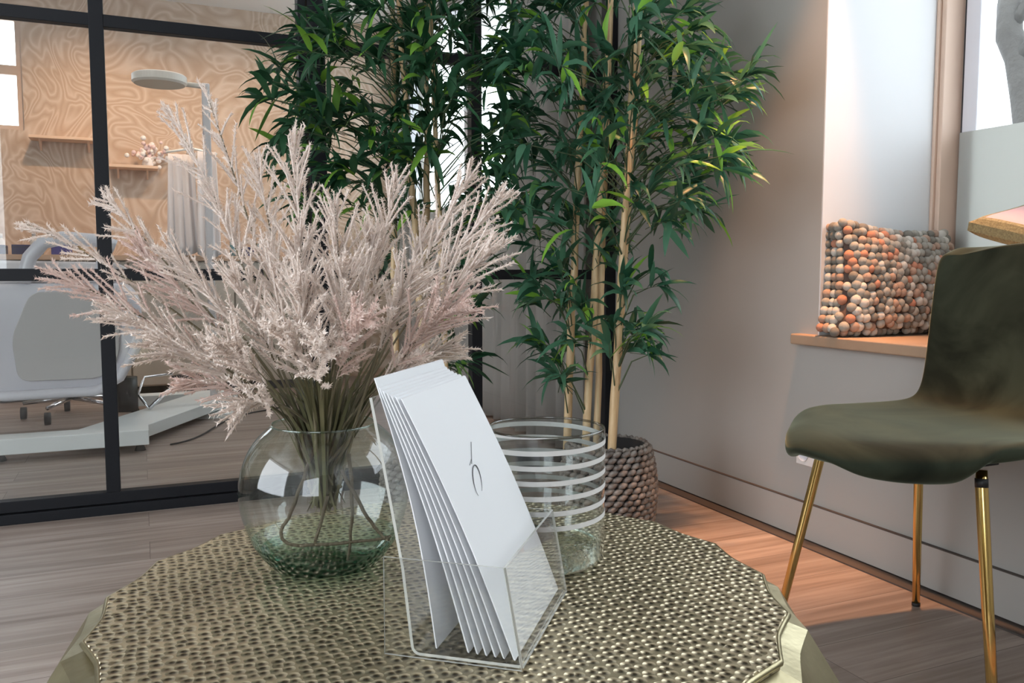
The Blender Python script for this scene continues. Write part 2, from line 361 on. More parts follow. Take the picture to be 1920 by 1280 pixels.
# a point along the view ray of a pixel, at a given depth / on a given plane (used to read positions off the photo)
FW = Vector((math.sin(YAW)*math.cos(PIT), math.cos(YAW)*math.cos(PIT), -math.sin(PIT)))
RT = Vector((math.cos(YAW), -math.sin(YAW), 0)); UP = RT.cross(FW)
def ray(px, py): return FW + RT*((px-960)/F_PX) + UP*((640-py)/F_PX)
def at(px, py, d): return Vector((0, 0, EYE)) + ray(px, py)*d
def atY(px, py, y): r = ray(px, py); return Vector((0, 0, EYE)) + r*(y/r.y)
def curve_pts(p0, p1, p2, p3, n):
    out = []
    for i in range(n+1):
        t = i/n; u = 1-t; out.append(p0*(u**3) + p1*(3*u*u*t) + p2*(3*u*t*t) + p3*(t**3))
    return out

# ------------------------------------------------------------------ room shell
WX = 1.765; PY = 3.017; CZ = 2.62; BX = -3.0; BY = -2.8; FY = 6.36
struct('floor', MB().box(BX, 2.35, BY, FY+.05, -0.05, 0), M['floor'])
struct('ceiling', MB().box(BX, 2.6, BY, FY+.05, CZ, CZ+0.05), M['ceiling'])
# right wall with two window niches (deep wall 1.765 .. 2.35)
NY0, NY1 = -0.95, 1.857; SZ = 0.575
w_ = MB()
w_.box(WX, 2.30, NY1+0.004, 3.80, 0, CZ)
w_.box(WX, 2.30, NY0, NY1+0.004, 0, SZ)
w_.box(WX, 2.30, BY, NY0, 0, CZ)
w_.box(WX, 2.30, NY0, NY1+0.004, 2.50, CZ)
w_.box(WX, 2.00, 3.80, FY, 0, 0.60)
w_.box(WX, 2.00, 3.80, FY, 2.50, CZ)
w_.box(WX, 2.00, 6.25, FY, 0.6, 2.5)
struct('wall_right', w_, M['greige'])
struct('trim_2', MB().box(WX+0.0005, 2.20, NY1, NY1+0.0045, SZ+.03, 2.50), M['white'])          # white reveal
struct('baseboard_right', MB().box(WX-0.012, WX, BY, PY-.03, 0.008, 0.112), M['greige'])
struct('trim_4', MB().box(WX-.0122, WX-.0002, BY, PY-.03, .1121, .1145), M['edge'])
struct('trim_3', MB().box(WX-0.055, WX, BY, PY-.03, 0.0, 0.004), M['edge'])  # dark strip on the floor along the wall foot
struct('trim_1', MB().box(WX-0.035, 2.19, NY0, 1.935, SZ, SZ+0.03), M['oak'], bevel=0.004)          # window sill board
bk = MB(); bk.box(BX, WX, BY-0.1, BY, 0, 0.8); bk.box(BX, WX, BY-0.1, BY, 2.5, CZ); bk.box(BX, -2.95, BY-0.1, BY, .8, 2.5); bk.box(-1.10, WX, BY-0.1, BY, .8, 2.5)
struct('wall_back', bk, M['greige'])
lf = MB(); lf.box(BX-0.1, BX, BY, FY, 0, 0.6); lf.box(BX-0.1, BX, BY, FY, 2.5, CZ); lf.box(BX-0.1, BX, 1.9, FY, .6, 2.5); lf.box(BX-0.1, BX, BY, -0.7, .6, 2.5)
struct('wall_left', lf, M['greige'])
fr = MB(); fr.box(BX, -1.60, FY, FY+0.1, 0, CZ); fr.box(-0.655, 2.0, FY, FY+0.1, 0, CZ); fr.box(-1.6, -.655, FY, FY+.1, 0, 1.70); fr.box(-1.6, -.655, FY, FY+.1, 2.42, CZ)
struct('wall_front', fr, M['swirl'])
wb = sroot('window_mirrored', (-1.1, FY, 1.7))  # stands in for a window mirrored in the partition glass
f_ = MB(); f_.box(-1.6, -.655, FY+.03, FY+.07, 1.70, 1.73); f_.box(-1.6, -.655, FY+.03, FY+.07, 2.39, 2.42); f_.box(-1.6, -1.56, FY+.03, FY+.07, 1.73, 2.39); f_.box(-.69, -.655, FY+.03, FY+.07, 1.73, 2.39); f_.box(-1.56, -.69, FY+.03, FY+.07, 2.05, 2.11)
f_.build('window_frame', M['trimwood'], wb)
MB().box(-1.56, -.69, FY+.045, FY+.05, 1.73, 2.39).build('window_pane', M['wpane'], wb)

# big window on the right
wr = sroot('window_1', (2.25, 0.4, SZ+.03))
f_ = MB()
f_.box(2.18, 2.235, NY1-0.010, NY1, SZ+.03, 2.5); f_.box(2.19, 2.27, NY1-0.026, NY1-.010, SZ+.03, 2.5); f_.box(2.18, 2.27, NY0, NY1-.026, 2.44, 2.5); f_.box(2.18, 2.27, NY0, NY0+.05, SZ+.03, 2.44)
f_.build('window_casing', M['trimwood'], wr, bevel=0.003)
f_ = MB(); f_.box(2.262, 2.33, 1.775, 1.823, SZ+.06, 2.44); f_.box(2.262, 2.33, NY0+.05, 1.823, SZ+.03, SZ+.065); f_.box(2.262, 2.33, 0.42, 0.50, SZ+.065, 2.44)
f_.build('window_frame', M['pvc'], wr, bevel=0.003)
MB().box(2.268, 2.275, 1.823, 1.831, SZ+.03, 2.44).build('gasket', M['dark'], wr)
MB().box(2.30, 2.304, NY0+.05, 1.775, SZ+.06, 2.44).build('window_pane', M['wpane'], wr)
MB().box(2.254, 2.259, NY0+.05, 1.8225, SZ+.03, 1.197).build('frosted_film', M['film'], wr)
# window of the treatment room, same wall
wf = sroot('window_2', (1.9, 5.0, 0.6))
f_ = MB(); f_.box(1.88, 1.94, 3.80, 3.86, .6, 2.5); f_.box(1.88, 1.94, 6.19, 6.25, .6, 2.5); f_.box(1.88, 1.94, 4.98, 5.05, .6, 2.5); f_.box(1.88, 1.94, 3.86, 6.19, .6, .65); f_.box(1.88, 1.94, 3.86, 6.19, 1.18, 1.22); f_.box(1.88, 1.94, 3.86, 6.19, 2.45, 2.5)
f_.build('window_frame', M['pvc'], wf)
MB().box(1.91, 1.914, 3.86, 6.19, .65, 2.45).build('window_pane', M['wpane'], wf)
MB().box(1.895, 1.899, 3.86, 6.19, .65, 1.18).build('frosted_film', M['film'], wf)

# black steel and glass partition
pt = sroot('wall_partition', (0, PY, 0))
XS = [-1.38, -0.74, -0.102, 0.545, 1.165]
zs = [0.775, 1.565, 2.34]
fm = MB(); fm.box(BX, WX-.001, PY-.03, PY+.03, 0.0, 0.032); fm.box(BX, WX-.001, PY-.022, PY+.022, 0.036, 0.072); fm.box(BX, WX-.001, PY-.028, PY+.028, CZ-.05, CZ-.001)
fm.box(WX-.045, WX-.001, PY-.0285, PY+.0285, .032, CZ-.05)
fm.build('outer_frame', M['black'], pt, bevel=0.002)
for x in XS:
    hw = 0.021; q = MB()
    if x == 0.545:
        q.box(x-0.030, x-0.004, PY-.026, PY+.026, .072, CZ-.05); q.box(x+.002, x+0.060, PY-.034, PY+.034, .072, CZ-.05)
    else: q.box(x-hw, x+hw, PY-.022, PY+.022, .072, CZ-.05)
    q.build('muntin', M['black'], pt, bevel=0.002)
for z in zs:
    MB().box(BX, WX-.045, PY-.020, PY+.020, z-.019, z+.019).build('transom', M['black'], pt, bevel=0.002)
edges = [BX] + XS + [WX-.03]
for i in range(len(edges)-1):
    MB().box(edges[i]+.012, edges[i+1]-.012, PY-.003, PY+.003, .06, CZ-.045).build('glass_pane', M['pane'], pt)

# ------------------------------------------------------------------ coffee table
TC = (0.2452, 0.7076); TZ = 0.5; NF = 20
t = thing('coffee_table', (TC[0], TC[1], 0), 'round hammered brass drum coffee table with scalloped edge', 'table')
def scal(a):
    ph = (a*NF/(2*PI)) % 1.0
    return 1.0 + 0.030*(abs(ph-0.5)*2)**1.6 - 0.012
def scal_i(a, i): return scal(a)
# dished top with real dimple relief: polar grid
tp = MB(); nr = 4; na = 240
tp.disc(TC, 0.288, TZ, na, True, scal)
tp.lathe([(0.288, TZ), (0.2895, TZ-.002), (0.2895, TZ-.008)], TC, na, mod=lambda a, i: scal(a))
tp.build('table_top', M['brass'], t, smooth=False)
sd = MB()
prof = [(0.288, TZ-.008), (0.306, TZ-.014), (0.358, TZ-.10), (0.372, TZ-.19), (0.362, TZ-.27), (0.315, TZ-.38), (0.270, 0.012), (0.262, 0.0)]
def facet(a, i):
    ph = (a*NF/(2*PI)) % 1.0
    k = [1, .8, .9, .9, .9, .8, .7, .5][i]
    return 1.0 + k*(0.030*(abs(ph-0.5)*2)**1.6 - 0.012)
sd.lathe(prof, TC, na, mod=facet); sd.disc(TC, 0.262, 0.0, na, False)
sd.build('drum_side', M['brass_side'], t, smooth=False)
rm = MB()
ring = [(TC[0]+0.2895*scal(a)*math.cos(a), TC[1]+0.2895*scal(a)*math.sin(a), TZ-.003) for a in [2*PI*k/na for k in range(na+1)]]
rm.tube(ring, 0.0026, 6, False)
rm.build('rim', M['brass_side'], t, smooth=True)

# ------------------------------------------------------------------ vase
VC = (0.156, 0.806)
v = thing('glass_vase', (VC[0], VC[1], TZ), 'round clear glass vase with green base holding pampas stems', 'vase')
vp = [(0.069, TZ+.0285), (0.0735, TZ+.040), (0.0785, TZ+.055), (0.081, TZ+.074), (0.0785, TZ+.095), (0.0705, TZ+.115), (0.060, TZ+.128), (0.051, TZ+.135), (0.0485, TZ+.1375)]
MB().lathe(vp, VC, 72).build('glass_body', M['vase'], v, smooth=True, solid=0.0, subsurf=1)
MB().tube([(VC[0]+0.0485*math.cos(a), VC[1]+0.0485*math.sin(a), TZ+.1375) for a in [2*PI*k/64 for k in range(65)]], 0.0012, 6, False).build('rim', thin_glass('rim_glass', (0.70, 0.80, 0.76), gain=3.0), v, smooth=True)
bs = MB(); bs.lathe([(0.0005, TZ+.0008), (0.042, TZ+.0008), (0.051, TZ+.004), (0.0585, TZ+.012), (0.0660, TZ+.0225), (0.0690, TZ+.0285)], VC, 72)
bs.build('green_base', thin_glass('green_base_glass', (0.78, 0.92, 0.87), edge=(0.0, 0.24, 0.15), gain=1.3, ior=1.5, edge_pow=0.35), v, smooth=True)
bi = MB(); bi.lathe([(0.0005, TZ+.006), (0.040, TZ+.006), (0.050, TZ+.010), (0.060, TZ+.020)], VC, 72)
bi.build('inner_base', thin_glass('green_inner_glass', (0.90, 0.96, 0.94), edge=(0.02, 0.42, 0.30), gain=1.2, ior=1.5, edge_pow=0.4), v, smooth=True)

# ------------------------------------------------------------------ pampas stems
def jit(s): return Vector((random.uniform(-s, s), random.uniform(-s, s), random.uniform(-s, s)))
def plume(tip, bend, mat, label, dens=1.0, lenb=0.055, foot=None, frac=0.62, wide=1.0):
    ang = random.uniform(0, 2*PI)
    tip = Vector(tip)
    out = Vector((tip.x-VC[0], tip.y-VC[1], 0)); o2 = out.normalized() if out.length > 1e-4 else Vector((1, 0, 0))
    neck = Vector((VC[0], VC[1], TZ+.137)) + o2*random.uniform(0.012, 0.036) + jit(0.006)
    if foot is None:
        ft = Vector((VC[0], VC[1], TZ+.055)) - o2*random.uniform(-.006, .014) + Vector((random.uniform(-.009, .009), random.uniform(-.009, .009), random.uniform(0, .025)))
    else: ft = Vector(foot)
    d = tip-neck
    c1 = neck + d*0.30 + Vector((0, 0, 0.35))*bend*d.length
    c2 = neck + d*0.72 + Vector((0, 0, 0.42))*bend*d.length
    ax = curve_pts(neck, c1, c2, tip, 36)
    r = thing('pampas_stem', ft, label, 'dried flower', 'blush pampas stems in the glass vase')
    low = [ft, ft.lerp(neck, .35)+jit(.003), ft.lerp(neck, .7)+jit(.002)]
    st = MB(); st.tube(low+ax, [0.0016]*3 + [0.0015 - 0.0011*i/36 for i in range(37)], 5)
    st.build('stem', M['stem'], r, smooth=True)
    # plume: side strands with fine bristles
    V = []; Fc = []
    rnd = random.random
    def bristle(p, t, ln):
        s = Vector((rnd()-.5, rnd()-.5, rnd()-.5)); s = s - t*s.dot(t)*0.75; s.normalize()
        q = p + s*ln + t*ln*0.75; w_ = t.cross(s)*0.00085
        i = len(V); V.append(p-w_); V.append(p+w_); V.append(q); Fc.append((i, i+1, i+2))
    def strand(p, dvec, ln, droop):
        n = max(6, int(ln/0.0042)); pts = []; q = p.copy(); dv = dvec.normalized()
        step = ln/n
        for k in range(n+1):
            pts.append(q.copy()); dv = (dv + Vector((0, 0, -droop)) + jit(0.05)).normalized(); q = q + dv*step
        # core: thin 3-sided
        base = len(V); n3 = 3
        for k, pp in enumerate(pts):
            tt = (pts[min(k+1, n)]-pts[max(k-1, 0)]).normalized(); a = tt.orthogonal().normalized(); b = tt.cross(a); rr = 0.00150*(1-0.45*k/n)
            for j in range(3): V.append(pp + (a*math.cos(2.094*j)+b*math.sin(2.094*j))*rr)
        for k in range(n):
            for j in range(3): Fc.append((base+k*3+j, base+k*3+(j+1) % 3, base+(k+1)*3+(j+1) % 3, base+(k+1)*3+j))
        for k in range(n):
            tt = (pts[k+1]-pts[k]).normalized()
            for j in range(8): bristle(pts[k].lerp(pts[k+1], rnd()), tt, random.uniform(0.0020, 0.0046))
    n_ax = len(ax)-1; start = int(n_ax*(1-frac*.92))
    nb = int(34*dens)
    for b in range(nb):
        f = b/(nb-1); pos = start + (n_ax-start)*(f**0.9)*0.985
        i = min(int(pos), n_ax-1); p = ax[i].lerp(ax[i+1], pos-i); tt = (ax[i+1]-ax[i]).normalized()
        s = Vector((rnd()-.5, rnd()-.5, rnd()-.5)); s = (s - tt*s.dot(tt)).normalized()
        sp = math.radians(random.uniform(18, 48))*wide*(1-0.40*f)
        ln = lenb*.84*random.uniform(0.6, 1.15)*(0.75+0.5*math.sin(PI*min(1, f*0.9+0.1)))*(1-0.45*f**3)
        strand(p, tt*math.cos(sp)+s*math.sin(sp), ln, 0.010)
    me = MB(); me.v = [tuple(x) for x in V]; me.f = Fc; me.mi = [0]*len(Fc)
    me.build('plume', mat, r, smooth='raw')
    return r
P1, P2_ = M['plume'], M['plume2']
PL = [  # px, py, depth, bend, mat, density, strand length, frac, label
 (48, 420, 0.86, 0.16, P1, .8, .050, .62, 'faint pampas plume reaching furthest to the left over the white arm rest'),
 (105, 515, 0.80, 0.12, P2_, 1.0, .055, .62, 'pink pampas plume pointing flat left below the faint furthest one'),
 (195, 372, 0.86, 0.10, P1, .9, .055, .60, 'pampas plume rising to the left across the first black muntin'),
 (315, 205, 0.90, 0.10, P1, .8, .050, .60, 'thin pampas plume stretched highest on the left side'),
 (385, 170, 0.96, 0.08, P1, .9, .050, .62, 'tallest blush pampas plume standing up under the pale lamp'),
 (548, 262, 0.86, 0.05, P1, 1.0, .060, .60, 'upright pampas plume in front of the black door post'),
 (628, 385, 0.80, 0.05, P1, 1.0, .060, .62, 'short upright pampas plume above the middle of the vase'),
 (745, 338, 0.86, 0.06, P1, .9, .055, .58, 'pampas plume pointing up right beside the left bamboo canes'),
 (880, 330, 0.84, 0.07, P1, 1.0, .055, .58, 'pampas plume reaching high right towards the striped cylinder side'),
 (935, 372, 0.80, 0.10, P1, 1.0, .055, .55, 'pampas plume reaching furthest to the right'),
 (915, 470, 0.76, 0.14, P1, 1.1, .060, .58, 'dense pampas plume spreading right below the furthest right one'),
 (862, 575, 0.74, 0.30, P2_, 1.2, .060, .66, 'arched pinker pampas plume bending over on the right'),
 (840, 650, 0.84, 0.26, P1, .9, .050, .50, 'low pampas plume on the right just above the white cards'),
 (215, 585, 0.78, 0.16, P1, 1.1, .055, .62, 'low pampas plume pointing left beside the lower muntin'),
 (300, 640, 0.74, 0.18, P1, 1.0, .055, .62, 'low pampas plume drooping left over the treatment chair base'),
 (455, 765, 0.70, 0.42, P1, .9, .045, .48, 'lowest pampas plume drooping at left over the vase rim'),
 (350, 715, 0.78, 0.30, P2_, .8, .045, .50, 'small drooping pampas plume at lower left above the floor'),
 (520, 610, 0.68, 0.30, P1, 1.1, .050, .70, 'short pampas plume leaning to the front left of the bunch'),
 (690, 600, 0.68, 0.36, P2_, 1.1, .050, .70, 'short pinkish pampas plume leaning to the front right of the bunch'),
 (600, 650, 0.66, 0.42, P1, 1.0, .045, .70, 'short pampas plume nodding straight forward over the vase'),
 (395, 355, 0.84, 0.08, P1, .9, .055, .60, 'pampas plume in the upper left middle under the tallest one'),
 (480, 300, 0.90, 0.06, P1, .9, .055, .60, 'pampas plume standing just left of the door post one'),
 (330, 480, 0.80, 0.10, P1, 1.0, .060, .62, 'broad pampas plume filling the left middle of the bunch'),
 (700, 450, 0.82, 0.08, P1, 1.1, .060, .62, 'broad pampas plume filling the right middle of the bunch'),
 (800, 430, 0.88, 0.08, P1, 1.0, .055, .60, 'pampas plume behind the right middle of the bunch'),
 (560, 440, 0.74, 0.08, P1, 1.1, .060, .64, 'broad pampas plume in the centre of the bunch'),
 (500, 480, 0.80, 0.05, P1, 1.1, .058, .60, 'pampas plume in the left centre behind the broad low one'),
 (650, 510, 0.72, 0.14, P1, 1.2, .058, .66, 'full pampas plume at the centre right in front of the others'),
 (770, 520, 0.74, 0.18, P1, 1.1, .055, .60, 'pampas plume fanning right above the arched pinker one'),
 (420, 655, 0.72, 0.24, P1, 1.1, .052, .58, 'pampas plume over the low left droopers'),
 (560, 545, 0.70, 0.22, P1, 1.2, .058, .70, 'full pampas plume at the very middle nodding forward'),
 (770, 690, 0.78, 0.34, P1, .9, .045, .48, 'small pampas plume just behind the top edge of the cards'),
 (260, 470, 0.84, 0.12, P2_, .9, .055, .60, 'pinkish pampas plume between the faint left one and the first muntin'),
 (440, 520, 0.74, 0.12, P1, 1.1, .055, .64, 'broad pampas plume low in the left centre of the bunch'),
]
for (px, py, dd, bend, mt, dens, lb, frac, lab) in PL:
    plume(at(px, py, dd), bend, mt, lab, dens, lb, None, frac)
# olive grass blades standing among the stems (nobody could count them)
bl = MB()
for k in range(120):
    a = random.uniform(0, 2*PI); o2 = Vector((math.cos(a), math.sin(a), 0)); rr = random.uniform(0.002, 0.040)
    neck = Vector((VC[0], VC[1], TZ+.137)) + o2*rr
    ft = Vector((VC[0], VC[1], TZ+random.uniform(.05, .075))) - o2*random.uniform(-.012, .022)
    ln = random.uniform(.03, .085); tip = neck + Vector((o2.x*ln*.6*rr/.03, o2.y*ln*.6*rr/.03, ln)); w_ = random.uniform(.0009, .0022)
    side = Vector((0, 0, 1)).cross(o2); side = (side + o2*random.uniform(-.8, .8)).normalized()
    cps = [ft, ft.lerp(neck, .5), neck, neck.lerp(tip, .55), tip+Vector((o2.x, o2.y, 0))*.012]; ws = [w_*.7, w_, w_, w_*.8, .0002]
    vs = []
    for c, ww in zip(cps, ws): vs += [c-side*ww, c+side*ww]
    bl.add(vs, [(2*i, 2*i+1, 2*i+3, 2*i+2) for i in range(4)])
tag(bl.build('grass_blades', M['blade'], None, smooth='raw'), 'mass of olive brown grass leaves bunched in the vase neck', 'grass', kind='stuff')
# a few bare bent stalks splayed inside the vase
for (pp, lab) in [
    ([(590, 840), (545, 960), (527, 1000), (560, 1022), (700, 1012), (733, 1004)], 'bare twig bent into a loop low in the vase'),
    ([(640, 880), (690, 970), (718, 1005), (730, 1012)], 'bare twig slanting right inside the vase'),
    ([(615, 930), (590, 1020)], 'short bare twig slanting left inside the vase'),
    ([(655, 850), (660, 960), (652, 1050)], 'bare twig standing straight down inside the vase')]:
    pts = [at(x, y, .80) for x, y in pp]
    sm = []
    for i in range(len(pts)-1):
        a0, a1, a2, a3 = pts[max(i-1, 0)], pts[i], pts[i+1], pts[min(i+2, len(pts)-1)]
        for q in range(6):
            t_ = q/6; sm.append(.5*(2*a1+(a2-a0)*t_+(2*a0-5*a1+4*a2-a3)*t_*t_+(3*a1-a0-3*a2+a3)*t_**3)+jit(.0006))
    sm.append(pts[-1])
    tag(MB().tube(sm, [.0019-.0006*i/len(sm) for i in range(len(sm))], 6).build('bare_twig', M['darktwig'], None, smooth=True), lab, 'twig', 'bare twigs inside the vase')

# ------------------------------------------------------------------ striped glass cylinder
CC = (0.356, 0.733)
c = thing('glass_cylinder', (CC[0], CC[1], TZ), 'clear glass hurricane cylinder with white spiral bands behind the cards', 'candle holder')
CR = 0.0575; CH = 0.131
gb = MB(); gb.lathe([(CR-.006, TZ+.0008), (CR, TZ+.006), (CR, TZ+CH)], CC, 72)
gb.build('glass_wall', M['clear'], c, smooth=True)
gi = MB(); gi.lathe([(CR-.004, TZ+.009), (CR-.003, TZ+.014), (CR-.003, TZ+CH)], CC, 72); gi.build('inner_wall', M['clear'], c, smooth=True)
MB().tube([(CC[0]+(CR-.0015)*math.cos(a), CC[1]+(CR-.0015)*math.sin(a), TZ+CH) for a in [2*PI*k/72 for k in range(73)]], 0.0015, 6, False).build('rim', thin_glass('cyl_rim_glass', (0.62, 0.61, 0.57), gain=2.5), c, smooth=True)
m_, nt, out = new_mat('rippled_base_glass')
g = N(nt, 'ShaderNodeBsdfGlass'); g.inputs['Color'].default_value = (0.93, 0.96, 0.93, 1); g.inputs['IOR'].default_value = 1.3; g.inputs['Roughness'].default_value = 0.04
tc_ = N(nt, 'ShaderNodeTexCoord'); nz_ = N(nt, 'ShaderNodeTexNoise', inp={'Scale': 140.0}); L(nt, tc_.outputs['Object'], nz_.inputs['Vector']); b_ = N(nt, 'ShaderNodeBump', inp={'Strength': 0.6, 'Distance': 0.003}); L(nt, nz_.outputs['Fac'], b_.inputs['Height']); L(nt, b_.outputs[0], g.inputs['Normal'])
L(nt, g.outputs[0], out.inputs['Surface'])
pk = MB(); pk.lathe([(.0005, TZ+.001), (CR-.008, TZ+.001), (CR-.0045, TZ+.006), (CR-.0045, TZ+.017), (CR-.008, TZ+.019), (.0005, TZ+.0185)], CC, 64); pk.build('thick_base', m_, c, smooth=True)
sp = MB(); turns = 6.4; ns = int(turns*64); z0 = TZ+.042; pit = .0140
vs = []; fs = []
for k in range(ns+1):
    a = 2*PI*k/64 + 2.0; z = z0 + pit*k/64; hh = 0.0023*min(1, k/20, (ns-k)/20)+.00005
    for dz in (-hh, hh): vs.append((CC[0]+(CR+.0004)*math.cos(a), CC[1]+(CR+.0004)*math.sin(a), z+dz))
    if k: fs.append((2*k-2, 2*k, 2*k+1, 2*k-1))
sp.add(vs, fs); sp.build('spiral_band', M['stripe'], c, smooth=True)

# ------------------------------------------------------------------ acrylic holder and cards
HA = Vector((0.238, 0.527, TZ)); HU = Vector((-.777, .63, 0)).normalized(); HV = Vector((.63, .777, 0)).normalized()
def hp(s, vv, z): return HA + HU*s + HV*vv + Vector((0, 0, z))
hd = thing('brochure_holder', (HA.x, HA.y, TZ), 'clear acrylic brochure holder standing at the front of the table', 'holder')
TH = .0022; WV = .151
def slab(pts, v0, v1, name, mat=None, edge=True, th=TH):
    """pts (s,z) profile polyline, thickened and extruded across v"""
    mb = MB(); ed = MB()
    n = len(pts); nrm = []
    for i in range(n):
        a = Vector(pts[max(i-1, 0)]); b = Vector(pts[min(i+1, n-1)]); d = (b-a).normalized(); nrm.append(Vector((-d.y, d.x)))
    A = [Vector(p)+q*th/2 for p, q in zip(pts, nrm)]; B = [Vector(p)-q*th/2 for p, q in zip(pts, nrm)]
    vs = [hp(p.x, v0, p.y) for p in A] + [hp(p.x, v1, p.y) for p in A] + [hp(p.x, v0, p.y) for p in B] + [hp(p.x, v1, p.y) for p in B]
    fs = [(i, i+1, n+i+1, n+i) for i in range(n-1)] + [(2*n+i, 3*n+i, 3*n+i+1, 2*n+i+1) for i in range(n-1)]
    mb.add(vs, fs)
    o = mb.build(name, mat or M['acrylic'], hd)
    es = []
    es += [(i, 2*n+i, 2*n+i+1, i+1) for i in range(n-1)] + [(n+i, n+i+1, 3*n+i+1, 3*n+i) for i in range(n-1)] + [(0, n, 3*n, 2*n), (n-1, 3*n-1, 4*n-1, 2*n-1)]
    ed.add(vs, es); ed.build('polished_edge', M['acrylic_edge'], o)
    return o
def reparent_fix():
    pass
bend = [(.0775+.006*math.sin(a), .0085-.006*math.cos(a)) for a in [0, .35, .7, 1.05, 1.38]]
slab([(.002, .0025), (.04, .0025), (.07, .0025)] + bend + [(.0905, .066), (.1025, .13), (.1140, .190)], .001, WV-.001, 'back_panel')
slab([(.0, .002), (.0128, .0737)], 0, WV, 'front_panel')
def side(v0, name):
    mb = MB(); q = [(.0, .0005), (.1045, .0005), (.1045, .0737), (.0128, .0737)]
    vs = [hp(s, v0, z) for s, z in q] + [hp(s, v0+TH*.8, z) for s, z in q]
    mb.add(vs, [(0, 1, 2, 3), (7, 6, 5, 4)]); o = mb.build(name, M['acrylic'], hd)
    ed = MB(); ed.add(vs, [(0, 4, 5, 1), (1, 5, 6, 2), (2, 6, 7, 3), (3, 7, 4, 0)]); ed.build('polished_edge', M['acrylic_edge'], o)
side(-TH*.8, 'side_panel'); side(WV, 'side_panel')
# cards: (bottom s, top s, top z, labels)
cards = [
 (.0060, .0905, .1895, 'front white card with a thin printed emblem, first in the holder'),
 (.0140, .0950, .1905, 'white card directly behind the front emblem card'),
 (.0205, .0990, .1915, 'third white card counted from the emblem card'),
 (.0275, .1025, .1930, 'fourth white card counted from the emblem card'),
 (.0345, .1060, .1945, 'third white card counted from the back of the holder'),
 (.0415, .1090, .1965, 'white card just in front of the rearmost one'),
 (.0665, .1130, .2030, 'rearmost white card standing apart against the clear back panel')]
for i, (s0, s1, z1, lab) in enumerate(cards):
    r = thing('card', hp(s0, 0, .005), lab, 'card', 'white cards in the acrylic holder')
    mb = MB(); n = 10; th = .0011 if i < 6 else .0009; pts = []
    for k in range(n+1):
        f = k/n; bow = -.0040*math.sin(PI*f)*(1 if i < 6 else 1.6)
        pts.append((s0+(s1-s0)*f + bow*0.9 + 0.0, .0052+(z1-.0052)*f - bow*.4))
    vs = []
    va = .0035 + i*.0006; vb = va+.1435
    for (s, z) in pts:
        for (ds, vv) in ((0, va), (0, vb), (th*1.2, va), (th*1.2, vb)): vs.append(hp(s+ds, vv, z+ds*.5))
    fs = []
    for k in range(n):
        a = 4*k; b = a+4
        fs += [(a, a+1, b+1, b), (a+2, b+2, b+3, a+3), (a, b, b+2, a+2), (a+1, a+3, b+3, b+1)]
    fs += [(0, 2, 3, 1), (4*n, 4*n+1, 4*n+3, 4*n+2)]
    mb.add(vs, fs); mb.build('sheet', M['paper'], r)
    if i == 0:
        def cp(vv, f):  # point on the front face
            k = min(int(f*n), n-1); q = f*n-k; a = Vector(pts[k]); b = Vector(pts[k+1]); p = a.lerp(b, q); return hp(p.x-.0004, vv, p.y+.0003)
        lg = MB()
        cv, cf = .0640, .603
        el = [cp(cv+.0090*math.cos(a)+.0075*math.sin(a), cf+.056*math.sin(a)) for a in [2*PI*k/28 for k in range(-4, 20)]]
        lg.tube(el, [.00012+.00038*math.sin(PI*k/23) for k in range(24)], 5)
        lg.tube([cp(cv+.0040, cf+.066), cp(cv+.0230, cf+.140)], .00024, 5); lg.tube([cp(cv-.0010, cf+.066), cp(cv+.0080, cf+.083)], .00022, 5)
        lg.build('printed_emblem', M['ink'], r, smooth=True)

# ------------------------------------------------------------------ baskets with bamboo
def basket(loc, label, R=.118, Hh=.285, scale=1.0):
    b = thing('woven_basket', (loc[0], loc[1], 0), label, 'plant pot')
    rows = 17; mb = MB()
    def rad(z): f = z/Hh; return R*(0.80+0.34*math.sin(PI*(0.12+0.72*f))) * scale
    for j in range(rows):
        z = (j+.5)*Hh/rows; rr = rad(z); nn = 30
        for k in range(nn):
            a0 = 2*PI*(k+(j % 2)*.5+random.uniform(-.08, .08))/nn; da = 2*PI/nn*.62; pts = []; rs = []
            for q in range(5):
                f = q/4-.5; a = a0+da*2*f*.85; bulge = .006*math.cos(f*PI); pts.append((loc[0]+(rr+bulge-.002)*math.cos(a), loc[1]+(rr+bulge-.002)*math.sin(a), z+f*.011)); rs.append(Hh/rows*.54*(.45+.55*math.cos(f*PI)))
            mb.tube(pts, rs, 6)
    mb.build('woven_wall', M['weave'], b, smooth=True)
    ci = MB(); ci.lathe([(rad(z)-.004, z) for z in [Hh*q/8+.001 for q in range(9)]], loc, 48); ci.disc(loc, rad(0)-.004, .002, 48, False)
    ci.lathe([(rad(Hh)-.004, Hh), (rad(Hh)-.012, Hh), (rad(Hh*.7)-.012, Hh*.7)], loc, 48)
    ci.build('lining', M['weave_in'], b, smooth=True)
    rp = MB()
    for k in range(34):
        a = 2*PI*k/34; rr = rad(Hh)-.003; rp.tube([(loc[0]+rr*math.cos(a-.08), loc[1]+rr*math.sin(a-.08), Hh-.002), (loc[0]+rr*math.cos(a), loc[1]+rr*math.sin(a), Hh+.005), (loc[0]+rr*math.cos(a+.1), loc[1]+rr*math.sin(a+.1), Hh)], .0055, 6)
    rp.build('braided_rim', M['weave'], b, smooth=True)
    tag(MB().disc(loc, rad(Hh*.72)-.013, Hh*.72, 48).build('soil', M['soil'], None), None, None, kind='stuff') if False else MB().disc(loc, rad(Hh*.72)-.013, Hh*.72, 48).build('soil', M['soil'], b)
